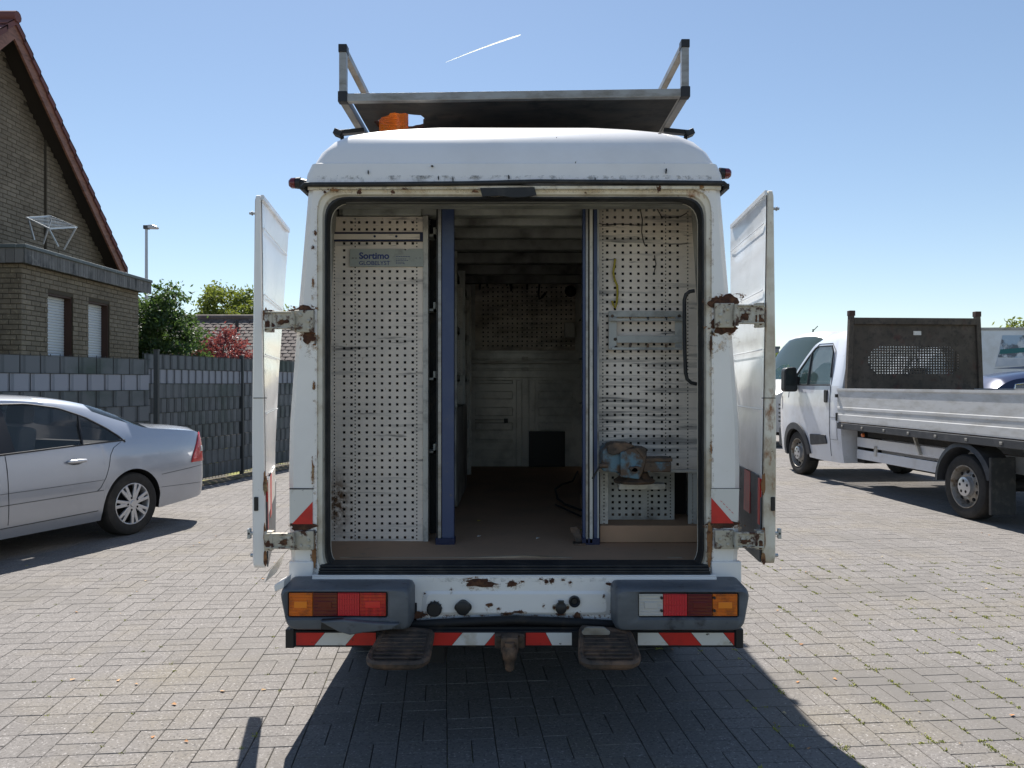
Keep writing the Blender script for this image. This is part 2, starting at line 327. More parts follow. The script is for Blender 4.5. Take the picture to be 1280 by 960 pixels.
def blotch(cx, cz, rx, rz, n=22, jag=.3, rnd=None):
    rn = rnd or random; out = []; ph = [rn.uniform(0, 6.28) for _ in range(4)]
    for i in range(n):
        t = 2 * math.pi * i / n
        k = 1 + jag * (.5 * math.sin(2 * t + ph[0]) + .35 * math.sin(3 * t + ph[1]) + .3 * math.sin(5 * t + ph[2]) + .25 * math.sin(9 * t + ph[3])) + rn.uniform(-.08, .08)
        out.append((cx + rx * k * math.cos(t), cz + rz * k * math.sin(t)))
    return out
def np_mesh(name, V, Fq, m, parent=None, tints=None, **kw):
    me = bpy.data.meshes.new(name); V = np.asarray(V, dtype=np.float32); Fq = np.asarray(Fq, dtype=np.int32); k = Fq.shape[1]
    if parent is not None:
        mm = np.array(WM[parent].inverted(), dtype=np.float32); V = V @ mm[:3, :3].T + mm[:3, 3]
    me.vertices.add(len(V)); me.vertices.foreach_set('co', V.ravel())
    me.loops.add(Fq.size); me.loops.foreach_set('vertex_index', Fq.ravel())
    me.polygons.add(len(Fq)); me.polygons.foreach_set('loop_start', np.arange(len(Fq), dtype=np.int32) * k)
    me.update(calc_edges=True); me.materials.append(MATS[m]); me.shade_flat()
    if tints is not None:
        at = me.attributes.new('tint', 'FLOAT', 'FACE'); at.data.foreach_set('value', np.asarray(tints, dtype=np.float32))
    o = bpy.data.objects.new(name, me); COL.objects.link(o)
    if parent is not None: o.parent = parent; WM[o] = WM[parent]
    else: WM[o] = Matrix.Identity(4)
    return props(o, **kw)

# ================================================================ GROUND
g = MB(); g.add([(-400, -60, -.02), (400, -60, -.02), (400, 700, -.02), (-400, 700, -.02)], [(0, 1, 2, 3)])
ground = g.build('ground', 'far_ground' if 'far_ground' in MATS else 'paver', kind='structure', label='flat ground reaching out to the horizon')
g = MB(); g.add([(-12, -1, -.008), (16, -1, -.008), (16, 19, -.008), (-12, 19, -.008)], [(0, 1, 2, 3)])
paving = g.build('paving', 'joint_sand', kind='structure', label='yard of grey concrete blocks laid in pairs, basket weave')
TH = R(5.0); ct, st = math.cos(TH), math.sin(TH)     # the laying turned a little to the left
G = .1035
def brick_boxes(cells):
    """cells: n x 6 (cx, cy, hx, hy, dz, tilt) -> verts, quads"""
    c = np.asarray(cells); n = len(c); b = .0018; gp = .0013
    V = np.zeros((n, 12, 3)); sx = np.array([-1, 1, 1, -1]); sy = np.array([-1, -1, 1, 1])
    for k, (ins, z) in enumerate(((gp + b, 0.0), (gp, -.0035), (gp, -.016))):
        lx = sx[None, :] * (c[:, 2:3] - ins) + c[:, 0:1]; ly = sy[None, :] * (c[:, 3:4] - ins) + c[:, 1:2]
        V[:, k*4:k*4+4, 0] = lx * ct - ly * st; V[:, k*4:k*4+4, 1] = lx * st + ly * ct
        V[:, k*4:k*4+4, 2] = z + c[:, 4:5] + c[:, 5:6] * sx[None, :]
    base = [(0, 1, 2, 3)] + [(4 + i, 4 + (i + 1) % 4, (i + 1) % 4, i) for i in range(4)] + [(8 + i, 8 + (i + 1) % 4, 4 + (i + 1) % 4, 4 + i) for i in range(4)]
    Fq = (np.array(base)[None] + (np.arange(n) * 12)[:, None, None]).reshape(-1, 4)
    return V.reshape(-1, 3), Fq
cells = []
for i in range(-62, 90):
    for j in range(-8, 96):
        cx = (i + .5) * G * 2; cy = (j + .5) * G * 2
        wx = cx * ct - cy * st; wy = cx * st + cy * ct
        if wy < 2.2 or wy > 18.5 or abs(wx) > .70 * wy + 1.3: continue
        if wx < -4.9 + (wy - 10.8) * .25 and wy > 9.6: continue
        for k in (-1, 1):
            dz = random.gauss(0, .0006); tl = random.gauss(0, .0002)
            if (i + j) % 2: cells.append((cx + k * G / 2, cy, G / 2, G, dz, tl, wx, wy))
            else: cells.append((cx, cy + k * G / 2, G, G / 2, dz, tl, wx, wy))
cells = np.array(cells)
inview = (np.abs(cells[:, 6]) < .665 * cells[:, 7]) & (cells[:, 7] > 3.02)
order = np.argsort(np.where(inview, cells[:, 7], 1e6))
near, rest = order[:298], order[298:]
V, Fq = brick_boxes(cells[rest, :6])
pv = np_mesh('paving_blocks', V, Fq, 'paver', paving, np.repeat(np.random.rand(len(rest)), 9), kind='stuff')
V, Fq = brick_boxes([(0, 0, G / 2, G, 0, 0)]); pa = np_mesh('paving_block', V, Fq, 'paver', paving)
V, Fq = brick_boxes([(0, 0, G, G / 2, 0, 0)]); pb = np_mesh('paving_block', V, Fq, 'paver', paving)
usedp = {}
for q in near:
    c = cells[q]; src = pa if c[2] < c[3] else pb
    if src in usedp: o = src.copy(); COL.objects.link(o); o.parent = paving
    else: o = src; usedp[src] = 1
    o.location = (c[0] * ct - c[1] * st, c[0] * st + c[1] * ct, c[4]); o.rotation_euler = (random.gauss(0, .0015), random.gauss(0, .0015), random.gauss(0, .003))
# grass in the joints, leaves and litter
gv = []; gf = []
def tuft(x, y, n, s):
    for _ in range(n):
        a = random.uniform(0, 6.28); h = s * random.uniform(.4, 1.2); l = random.uniform(.2, 1.0) * s * 1.4; wd = .0016 + .001 * random.random()
        bx, by = x + random.gauss(0, .006), y + random.gauss(0, .006); k = len(gv)
        gv.extend([(bx - wd * math.sin(a), by + wd * math.cos(a), -.004), (bx + wd * math.sin(a), by - wd * math.cos(a), -.004),
                   (bx + l * .5 * math.cos(a) + wd * math.sin(a), by + l * .5 * math.sin(a) - wd * math.cos(a), h * .7), (bx + l * math.cos(a), by + l * math.sin(a), h * .6)])
        gf.append((k, k + 1, k + 2, k + 3))
def joint_pos(X, Y):
    lx = X * ct + Y * st; ly = -X * st + Y * ct
    if random.random() < .7: lx = round(lx / (2 * G)) * 2 * G
    else: ly = round(ly / (2 * G)) * 2 * G
    return lx * ct - ly * st, lx * st + ly * ct
for _ in range(760):
    Y = 3.0 + 3.6 * random.random() ** 1.3; X = random.uniform(.9, .68 * Y + .2)
    if random.random() > (X - .6) / 2.2: continue
    x, y = joint_pos(X, Y); m = random.choice((1, 1, 2, 3))
    for q in range(m): xx, yy = joint_pos(x + random.uniform(-.05, .05), y + random.uniform(-.05, .05)); tuft(xx, yy, random.randint(4, 9), .010)
for _ in range(46):
    Y = 3.1 + 3.5 * random.random(); X = -random.uniform(1.0, .66 * Y); x, y = joint_pos(X, Y); tuft(x, y, 8, .008)
np_mesh('grass', gv, gf, 'grass', kind='stuff', label='short yellow green grass and moss growing in the joints', cat=None)
lv = []; lf = []
for _ in range(60):
    Y = 3.1 + 5 * random.random(); X = random.uniform(.9, .66 * Y) if random.random() < .75 else -random.uniform(1.0, .6 * Y)
    a = random.uniform(0, 6.28); s = random.uniform(.006, .014); k = len(lv); z = .004
    for dx, dy, dz in ((-s, -s * .5, 0), (s, -s * .4, .003), (s * .9, s * .5, .001), (-s * .8, s * .6, .005)):
        lv.append((X + dx * math.cos(a) - dy * math.sin(a), Y + dx * math.sin(a) + dy * math.cos(a), z + dz))
    lf.append((k, k + 1, k + 2, k + 3))
np_mesh('leaf_litter', lv, lf, 'dead_leaf', kind='stuff', label='dry leaf crumbs scattered over the paving')
s_ = MB(); pts = []
for t in range(25):
    y = 10.0 + t * .62; pts.append((y, -5.35 + (y - 10.8) * .248 + .1, -4.97 + (y - 10.8) * .248 + random.uniform(.05, .28)))
rl = [(a, y, -.004) for y, a, b in pts] ; rr = [(b, y, .012) for y, a, b in pts]; rm = [((a * .4 + b * .6), y, .03) for y, a, b in pts]
n = len(pts); s_.add(rl + rm + rr, [(i, i + 1, n + i + 1, n + i) for i in range(n - 1)] + [(n + i, n + i + 1, 2 * n + i + 1, 2 * n + i) for i in range(n - 1)])
s_.build('soil_strip', 'soil', kind='structure', label='dry soil and moss heaped along the foot of the fence')

# ================================================================ PANEL VAN
van = thing('panel_van', (0, 3.32, 0), 'old white high roof panel van with rear doors wide open and rusty hinges', 'van')
def vb(mb, name, m, parent=van, **k): return mb.build(name, m, parent, **k)
YR = 3.32
outl = [(.975, .69), (.985, .9), (.988, 1.15), (.984, 1.35), (.955, 1.75), (.903, 2.37), (.90, 2.385)]
outline = outl + [(-x, z) for x, z in reversed(outl)]
def scale_out(d, dz=0): return [(x - math.copysign(d, x), z - (dz if z > 2.3 else 0)) for x, z in outline]
def ray(poly, c, ang):
    d = (math.cos(ang), math.sin(ang)); best = None
    for i in range(len(poly)):
        a = poly[i]; b = poly[(i + 1) % len(poly)]; ex, ez = b[0] - a[0], b[1] - a[1]; det = -d[0] * ez + d[1] * ex
        if abs(det) < 1e-12: continue
        rx, rz = a[0] - c[0], a[1] - c[1]; t = (-rx * ez + rz * ex) / det; s = (d[0] * rz - d[1] * rx) / det
        if t > 0 and -1e-6 <= s <= 1 + 1e-6 and (best is None or t > best): best = t
    return (c[0] + d[0] * best, c[1] + d[1] * best)
cc = (0, 1.5); opening = rrect(-.853, .853, .672, 2.372, .11, 8)
angs = sorted({round(math.atan2(z - cc[1], x - cc[0]), 5) for x, z in opening + outline})
def cast(poly): return [ray(poly, cc, a) for a in angs]
lp = lambda poly, y: at_y(cast(poly), y)
low = lambda poly: [(x, z if z > .7 else .665) for x, z in poly]
b = MB(); b.loops([lp(scale_out(0), YR + .05), lp(scale_out(.010), YR + .02), lp(scale_out(.032, .004), YR + .001), lp(rrect(-.853, .853, .695, 2.372, .10, 8), YR)])
vb(b, 'rear_frame', 'white_paint', smooth=25)
b = MB(); ins = lambda d: rrect(-.853 + d, .853 - d, .69 + d * .5, 2.372 - d, .10, 8)
b.loops([lp(ins(0), YR - .001), lp(ins(.003), YR + .012), lp(ins(.018), YR + .016), lp(ins(.022), YR + .028), lp(ins(.034), YR + .035), lp(ins(.038), YR + .10)])
vb(b, 'door_jamb', ['cream_paint'], smooth=40)
b = MB(); b.loops([[(x, YR + .034 + dy, z) for x, z in cast(rrect(-.853 + d, .853 - d, .69 + d * .6, 2.372 - d, .10, 8))] for d, dy in ((.025, -.003), (.028, -.015), (.035, -.016), (.039, -.004), (.039, .05), (.025, .05))], closed=True)
vb(b, 'door_seal', 'rubber', smooth=50)
# body side walls and floor of the shell
b = MB(); secs = []
for y, k, dz in ((YR + .05, 1, 0), (4.5, 1, 0), (6, 1, 0), (7.7, 1, 0), (8.3, .97, 0), (8.75, .9, 0)):
    secs.append([(x * k, y, z) for x, z in outline])
n = len(outline)
b.add([v for s in secs for v in s], [(i * n + k, i * n + k + 1, (i + 1) * n + k + 1, (i + 1) * n + k) for i in range(len(secs) - 1) for k in range(n - 1) if k != 6] + [tuple((len(secs) - 1) * n + k for k in range(n))])
for s in (-1, 1): b.box(s * .975 - .02, s * .975 + .01, YR + .1, 8.7, .38, .70)
vb(b, 'body', 'white_paint', smooth=30)
b = MB()
prof = [(8.72, 1.55), (8.9, 1.25), (9.15, 1.1), (9.2, .6), (9.15, .4)]
rings = [[(-hw, y, z), (-hw * .5, y + .02, z + .02), (hw * .5, y + .02, z + .02), (hw, y, z)] for (y, z), hw in zip(prof, (.86, .9, .9, .93, .93))]
b.add([v for r in rings for v in r], [(i * 4 + k, i * 4 + k + 1, i * 4 + 5 + k, i * 4 + 4 + k) for i in range(4) for k in range(3)])
vb(b, 'bonnet', 'white_paint', smooth=30, sol=.02)
# high roof cap
b = MB(); rings = []
for z, hw, yr, rad, yf in ((2.392, .912, 3.315, .05, 8.2), (2.44, .905, 3.318, .05, 8.15), (2.486, .888, 3.328, .05, 8.1), (2.492, .877, 3.340, .05, 8.05), (2.55, .857, 3.362, .07, 8.0),
                           (2.61, .817, 3.402, .09, 7.8), (2.645, .77, 3.435, .10, 7.6), (2.668, .71, 3.465, .12, 7.5), (2.690, .62, 3.50, .14, 7.4), (2.712, .50, 3.545, .16, 7.2), (2.733, .3, 3.62, .14, 7.0), (2.742, .1, 3.8, .05, 6.8)):
    rings.append([(x, y, z) for x, y in rquad([(-hw, yr), (hw, yr), (hw, yf), (-hw, yf)], rad, 8)])
b.loops(rings, cap=(False, True)); vb(b, 'roof', 'white_paint', smooth=28)
# scratches and chips on the roof cap
b = MB()
for px, py, w_, h_ in ((460, 215, 1, 4), (548, 222, 1, 5), (566, 224, 1, 5), (600, 204, 7, 1), (720, 203, 1, 5), (636, 221, 1.5, 5), (744, 223, 1, 3), (832, 205, 1, 6), (833, 213, 1.5, 5), (826, 165, 5, 1), (696, 170, 1, 1), (540, 207, 3, 1), (476, 229, 2, 2)):
    p = P(px, py, 3.309); r = 1 / 290
    b.slab(blotch(p.x, p.z, w_ * r * .6, h_ * r * .6, 8), 3.3095 if py > 206 else 3.33, 3.33)
b.split('paint_chip', 'rubber', van)
# gutter seal along the roof joint + interior
b = MB(); b.tube([(-.915, 3.30, 2.372), (-.90, 3.296, 2.386), (-.6, 3.296, 2.387), (-.2, 3.296, 2.391), (.1, 3.296, 2.399), (.45, 3.296, 2.397), (.9, 3.296, 2.392), (.918, 3.30, 2.376)], .010, 8)
for s in (-1, 1): b.bar((s * .915, 3.30, 2.38), (s * .915, 8.1, 2.38), .018, .022)
b.split('gutter', 'rubber', van, smooth=50)
b = MB(); b.slab([(-.85, 2.370), (.85, 2.370), (.89, 2.366), (.89, 2.384), (-.89, 2.384), (-.89, 2.366)], 3.306, 3.319)
vb(b, 'top_rail', 'cream_paint', bevel=.002)
b = MB(); p0 = P(600, 235, 3.3); p1 = P(671, 246, 3.3); b.slab([(p0.x, p0.z), (p1.x - .01, p0.z + .004), (p1.x, p1.z + .006), (p1.x - .05, p1.z - .002), (p0.x + .14, p1.z - .004), (p0.x + .08, p1.z + .004), (p0.x + .01, p1.z)], 3.298, 3.305); vb(b, 'tape_patch', 'rubber', bevel=.002)
# rust marks
RN = random.Random(3)
def rustpatch(px, py, rx, ry, Y, m='rust', jag=.35):
    p = P(px, py, Y); k = Y / F; q = MB(); q.slab(blotch(p.x, p.z, rx * k, ry * k, 26, jag, RN), Y - .0012, Y + .002); vb(q, 'rust_patch', m)
    q = MB(); q.slab(blotch(p.x, p.z, rx * k * 1.25 + .003, ry * k * 1.25 + .003, 26, jag, RN), Y - .0005, Y + .002); vb(q, 'rust_halo', 'rust_mottle')
    if py < 250: return
    q = MB(); q.slab(blotch(p.x, p.z - ry * k * 1.5, rx * k * 1.2 + .005, ry * k * 2 + .008, 20, .2, RN), Y - .0002, Y + .002); vb(q, 'rust_run', 'rust_wash')
for a in ((449, 240, 2.4, 3.2), (418, 237.5, 7, 1.3), (406, 240, 2, 1.5), (491, 240, 2.5, 2), (594, 239, 3.4, 1.8), (824, 236, 2, 4), (877, 234, 2.4, 2.6), (732, 241, 1.5, .8), (506, 236, 3, .7)): rustpatch(*a, 3.3035, m='orange_rust' if a[2] > 3 or a[0] == 877 else 'rust')
for a in ((394, 291, 1.6, 2.6), (391.5, 309, 1.3, 1.8), (391, 353, .9, 6), (392, 482, .9, 5), (888.5, 430, 1.2, 12), (391, 590, 1.0, 14), (889, 560, .9, 7)): rustpatch(*a, 3.3175, m='rust' if a[2] > 1 else 'orange_rust')
for a in ((377, 389, 14, 7), (386, 420, 9, 8), (905, 377, 17, 9), (904, 408, 17, 9), (378, 658, 14, 6), (904, 656, 17, 5)): rustpatch(*a, 3.3175)
for a in ((887, 680, 3.2, 30), (392.5, 690, 2.4, 22)): rustpatch(*a, 3.3165, m='orange_rust', jag=.2)
# lower pillar block, stickers
for s, tri, whitep in ((-1, [(365, 655), (391, 655), (391, 627)], [(362, 612), (391, 612), (391, 655), (362, 655)]), (1, [(889, 622), (889, 654), (917, 654)], [(889, 611), (924, 611), (922, 654), (889, 654)])):
    q = MB(); q.slab([(P(x, y, 3.318).x, P(x, y, 3.318).z) for x, y in whitep], 3.3172, 3.3195); o = vb(q, 'sticker', 'sticker_white')
    q = MB(); q.slab([(P(x, y, 3.318).x, P(x, y, 3.318).z) for x, y in tri], 3.3160, 3.3168); q.build('red_triangle', 'sticker_red', o)
    q = MB()
    base = P(380, 640, 3.318) if s < 0 else P(908, 633, 3.318)
    for k in range(5):
        t = (k - 2) * .012; q.slab([(base.x + t - s * .002, base.z - s * t - .001), (base.x + t + .006, base.z - s * (t + .006) - .001), (base.x + t + .006, base.z - s * (t + .006) + .001), (base.x + t - s * .002, base.z - s * t + .002)], 3.3162, 3.3168)
    q.build('fine_print', 'sticker_red', o)
    q = MB(); x0, x1 = (P(361, 0, 3.31).x, P(391.5, 0, 3.31).x) if s < 0 else (P(889.5, 0, 3.31).x, P(927, 0, 3.31).x)
    q.box(x0, x1, 3.308, 3.34, .66, .765); vb(q, 'pillar_foot', 'white_paint', bevel=.006)
    q = MB(); q.box(x0, x1, 3.3175, 3.3215, P(0, 612, 3.31).z, P(0, 610.6, 3.31).z); vb(q, 'panel_seam', 'rubber')
# rear sill
b = MB()
for k, (y0, z0, z1) in enumerate(((3.272, .7175, .7225), (3.280, .7235, .731), (3.290, .732, .740), (3.31, .741, .748))): b.box(-.838, .838, y0, 3.42, z0, z1)
vb(b, 'rear_sill', 'rubber', bevel=.003)
b = MB(); b.box(-.86, .86, 3.264, 3.30, .7105, .7165); vb(b, 'sill_edge', 'white_paint', bevel=.002)
b = MB(); xs = np.linspace(-.415, .43, 15)
bot = [(x, .545 - .030 * (abs(x - .01) / .42) ** 1.6) for x in xs]
def pf(x, z): return (x, 3.262, z)
b.slab([(-.86, .71), (-.86, .60), (-.415, .60)] + bot + [(.43, .60), (.86, .60), (.86, .71)], 3.262, 3.30)
vb(b, 'rear_panel', 'white_paint', bevel=.003)
# pressed field in the rear panel (raised ring around a flat field)
o_, i_ = rquad([(-.395, .548), (.41, .548), (.405, .652), (-.39, .652)], .03, 6), rquad([(-.375, .562), (.392, .562), (.385, .640), (-.37, .640)], .025, 6)
b = MB(); b.loops([at_y(o_, 3.2615), at_y(i_, 3.253)], cap=(False, True)); vb(b, 'pressing', 'white_paint', smooth=20)
for a in ((600, 729, 20, 4.5), (640, 730, 7, 3), (524, 778 - 9, 8, 4), (690, 726, 3, 3), (683, 727, 2, 3), (761, 730, 3, 2), (612, 756, 4, 2.3), (623, 761, 2, 1), (722, 745 + 26, 5, 5), (765, 766, 2, 2), (531, 742, 1, 1), (564, 737, 1, 1), (648, 765, 8, 1.3), (633, 767, 6, 1.5), (700, 768, 5, 1.4), (713, 728, 1.5, 1.5), (680, 757, 1, 1), (755, 745, 1, 2), (676, 724, 2, 1), (704, 725, 2, 1.2), (653, 727, 2, 1.3)): rustpatch(*a, 3.2605 if a[1] < 735 else 3.2515)
# plugs and sockets
def disc(px, py, r, Y0, name, m, n=24, h=.014, parent=van):
    p = P(px, py, Y0); q = MB(); q.lathe([(0, r), (-h * .7, r), (-h, r * .82), (-h, .001)], (p.x, Y0, p.z), n=n); return q.build(name, m, parent, smooth=30)
o = disc(543, 761, .032, 3.253, 'round_plug', 'black_plastic'); q = MB(); p = P(543, 761, 3.24)
for k in range(12):
    t = k * math.pi / 6; q.cyl((p.x + .030 * math.cos(t), 3.252, p.z + .030 * math.sin(t)), (p.x + .030 * math.cos(t), 3.238, p.z + .030 * math.sin(t)), .0028, 8)
q.build('rim_ridge', 'black_plastic', o)
p = P(579, 758.5, 3.25); q = MB(); q.slab(rquad([(p.x - .045, p.z), (p.x, p.z - .038), (p.x + .045, p.z), (p.x, p.z + .038)], .022, 6), 3.236, 3.253); q.lathe([(0, .03), (-.014, .03), (-.018, .02), (-.018, .001)], (p.x, 3.24, p.z)); vb(q, 'flange_plug', 'black_plastic', smooth=30)
p = P(701, 759, 3.25); q = MB(); q.slab(rquad([(p.x - .036, p.z - .012), (p.x + .036, p.z - .012), (p.x + .036, p.z + .012), (p.x - .036, p.z + .012)], .011, 5), 3.247, 3.253); so_ = vb(q, 'socket', 'hinge_metal')
q = MB(); q.lathe([(0, .024), (-.02, .023), (-.024, .015), (-.024, .001)], (p.x, 3.247, p.z)); q.box(p.x - .012, p.x + .012, 3.225, 3.24, p.z + .018, p.z + .032); q.build('socket_cap', 'black_plastic', so_, smooth=30)
q = MB()
for s in (-1, 1): q.cyl((p.x + s * .029, 3.247, p.z), (p.x + s * .029, 3.242, p.z), .006, 10)
q.split('screw', 'rust', so_)
p = P(718, 751.5, 3.25); q = MB(); q.lathe([(0, .024), (-.012, .024), (-.014, .019), (-.008, .013), (-.002, .012), (-.002, .001)], (p.x, 3.252, p.z)); vb(q, 'filler_ring', 'black_plastic', smooth=40)
# underbody, cross member, wheels
b = MB(); b.box(-.90, .90, 3.34, 8.6, .42, .66); b.box(-.42, -.3, 3.3, 8, .33, .45); b.box(.3, .42, 3.3, 8, .33, .45)
b.cyl((-.6, 4.55, .33), (.6, 4.55, .33), .06, 12); vb(b, 'underbody', 'under_black')
b = MB(); bt = [(x, .556 - .028 * (abs(x - .01) / .45) ** 1.6) for x in np.linspace(-.46, .47, 13)]
b.slab([(-.46, .475)] + bt + [(.47, .475)], 3.285, 3.33); b.tube([(-.44, 3.235, .515), (-.2, 3.225, .532), (.01, 3.225, .54), (.2, 3.225, .532), (.45, 3.235, .515)], .018, 10)
b.box(-.45, .46, 3.215, 3.29, .492, .512); vb(b, 'cross_member', 'under_black', smooth=40)
def wheel(parent, c, r, wdt, side, kind, world=False):
    """c = centre of the outer face, side = sign of the outward axis (local y)"""
    wt = thing('wheel', c, None, None, parent=parent); o = side
    q = MB(); prof = [(0 * o, r * .66), (.004 * o, r * .72), (0.012 * o, r * .85), (0, r * .95), (-.02 * o, r * .99), (-.035 * o, r), (-(wdt - .035) * o, r), (-(wdt - .01) * o, r * .96), (-wdt * o, r * .8), (-wdt * o, r * .66)]
    q.lathe(prof, (0, 0, 0), n=48, cap=False); q.build('tyre', 'tyre', wt, smooth=35, world=False)
    q = MB(); rr = r * .66
    if kind == 'alloy':
        q.lathe([(-.02 * o, rr * 1.01), (.004 * o, rr * 1.0), (.004 * o, rr * .955), (-.02 * o, rr * .90), (-.10 * o, rr * .88)], (0, 0, 0), n=48, cap=False)
        q.lathe([(-.01 * o, rr * .27), (.006 * o, rr * .25), (.006 * o, .001)], (0, 0, 0), n=24, cap=False)
        for k in range(7):
            t = 2 * math.pi * k / 7 + .1; d = Vector((math.cos(t), 0, math.sin(t))); e = Vector((-math.sin(t), 0, math.cos(t)))
            for sg in (-1, 1):
                q.bar(d * rr * .16 + e * sg * rr * .03 + Vector((0, -.004 * o, 0)), d * rr * .95 + e * sg * rr * .14 + Vector((0, -.006 * o, 0)), rr * .15, .022, up=(0, o, 0))
            q.bar(d * rr * .2 + Vector((0, -.004 * o, 0)), d * rr * .70 + Vector((0, -.006 * o, 0)), rr * .22, .014, up=(0, o, 0))
        q.build('rim', 'alloy', wt, smooth=35, world=False, bevel=.003)
        q = MB(); q.lathe([(-.075 * o, .001), (-.075 * o, rr * .87)], (0, 0, 0), n=32, cap=False)
        for k in range(5):
            t = 2 * math.pi * k / 5; q.cyl((rr * .3 * math.cos(t), -.01 * o, rr * .3 * math.sin(t)), (rr * .3 * math.cos(t), .0085 * o, rr * .3 * math.sin(t)), rr * .055, 8)
        q.build('spoke_shade_disc', 'dark_cavity', wt, world=False)  # near-black disc stands in for the shade behind the spokes, wheel bolts included
        q = MB(); q.lathe([(.006 * o, rr * .17), (.012 * o, rr * .15), (.012 * o, .001)], (0, 0, 0), n=24, cap=False); q.build('hub_cap', 'alloy', wt, smooth=30, world=False)
    else:
        q.lathe([(-.02 * o, rr * 1.01), (.006 * o, rr * 1.0), (.006 * o, rr * .96), (-.03 * o, rr * .90), (-.075 * o, rr * .86), (-.05 * o, rr * .74), (-.03 * o, rr * .56), (-.045 * o, rr * .3), (-.045 * o, .001)], (0, 0, 0), n=48, cap=False)
        q.build('rim', 'steel_rim', wt, smooth=35, world=False)
        q = MB()
        for k in range(10):
            t = 2 * math.pi * (k + .5) / 10; c2 = Vector((rr * .68 * math.cos(t), 0, rr * .68 * math.sin(t))); q.cyl(c2 + Vector((0, -.06 * o, 0)), c2 + Vector((0, -.034 * o, 0)), rr * .085, 10)
        q.split('vent_hole', 'dark_cavity', wt, world=False)
        q = MB(); q.lathe([(-.04 * o, rr * .46), (.01 * o, rr * .44), (.016 * o, rr * .36), (.016 * o, .001)], (0, 0, 0), n=28, cap=False); q.build('hub_cap', 'alloy' if r > .34 else 'steel_rim', wt, smooth=30, world=False)
        q = MB()
        for k in range(5):
            t = 2 * math.pi * k / 5 + .3; c2 = Vector((rr * .27 * math.cos(t), 0, rr * .27 * math.sin(t))); q.cyl(c2, c2 + Vector((0, .0175 * o, 0)), rr * .07, 10)
        q.split('lug_nut', 'dark_cavity', wt, world=False)
    return wt
for yy in (4.55, 8.15):
    for s in (-1, 1):
        wt = thing('wheel', (s * .94, yy - 3.32, .33), None, None, parent=van)
        q = MB(); q.lathe([(0, .21), (.01 * s, .27), (-.005 * s, .315), (-.03 * s, .33), (-.19 * s, .33), (-.2 * s, .21)], (0, 0, 0), axis=(1, 0, 0), n=40, cap=False); q.build('tyre', 'tyre', wt, smooth=35, world=False)
        q = MB(); q.lathe([(-.01 * s, .215), (-.06 * s, .19), (-.03 * s, .12), (-.03 * s, .001)], (0, 0, 0), axis=(1, 0, 0), n=32, cap=False); q.build('rim', 'steel_rim', wt, smooth=35, world=False)
# bumper corners
def bumper(s, outer_top, outer_bot, inn, lx0, lx1, lz0, lz1, ztop, zbot):
    """x of outer side top/bottom, inner side, light opening"""
    mk = lambda d, g=0: rquad([(outer_bot - s * d * -1 * -1 * 0 - (s * d), zbot + d), (inn + s * d, zbot + d - .012 * 0), (inn + s * d, ztop - d - .012), (inn + s * (d + .02), ztop - d), (outer_top - s * d, ztop - d)], [.045, .03, .02, .012, .04], 6)
    fit = lambda: rquad([(lx1 if s > 0 else lx0, lz0), (lx0 if s > 0 else lx1, lz0), (lx0 if s > 0 else lx1, (lz0 + lz1) / 2), (lx0 if s > 0 else lx1, lz1), (lx1 if s > 0 else lx0, lz1)], [.012, .012, .003, .012, .012], 6)
    q = MB(); q.loops([at_y(mk(-.004), 3.33), at_y(mk(0), 3.165), at_y(mk(.004), 3.14), at_y(mk(.010), 3.128), at_y(mk(.013), 3.126), at_y([(x + (s * .008 if (x - (lx0 + lx1) / 2) * s > 0 else -s * .008), z + (.008 if z > (lz0 + lz1) / 2 else -.008)) for x, z in fit()], 3.128), at_y(fit(), 3.136), at_y(fit(), 3.165)], cap=(False, True))
    o = vb(q, 'bumper_corner', 'grey_plastic', smooth=38)
    return o
zx = lambda px, Y=3.13: P(px, 0, Y).x
zz = lambda py, Y=3.13: P(0, py, Y).z
bl = bumper(-1, zx(347), zx(357), zx(513), zx(359), zx(484.5), zz(772.5), zz(740), zz(735), zz(789))
br = bumper(1, zx(940), zx(931), zx(769), zx(798), zx(924.5), zz(772.5), zz(741), zz(735.5), zz(790))
q = MB()                                            # split and sagging lower lip of the left corner
lip = [(400, 776), (430, 774), (470, 778), (500, 779), (490, 786), (455, 790), (438, 793), (424, 789)]
q.slab([(zx(a, 3.11), zz(b_, 3.11)) for a, b_ in lip], 3.098, 3.125); q.build('torn_lip', 'grey_plastic', bl, bevel=.006)
q = MB(); q.slab([(zx(a, 3.1), zz(b_, 3.1)) for a, b_ in ((424, 789), (400, 788), (401, 776), (428, 774.5), (420, 781))], 3.112, 3.126); q.build('crack', 'black_plastic', bl)
q = MB(); q.slab([(zx(a, 3.2), zz(b_, 3.2)) for a, b_ in ((347, 728), (360, 721), (359, 731), (348, 736))], 3.15, 3.25); q.build('paint_remnant', 'white_paint', bl, bevel=.003)
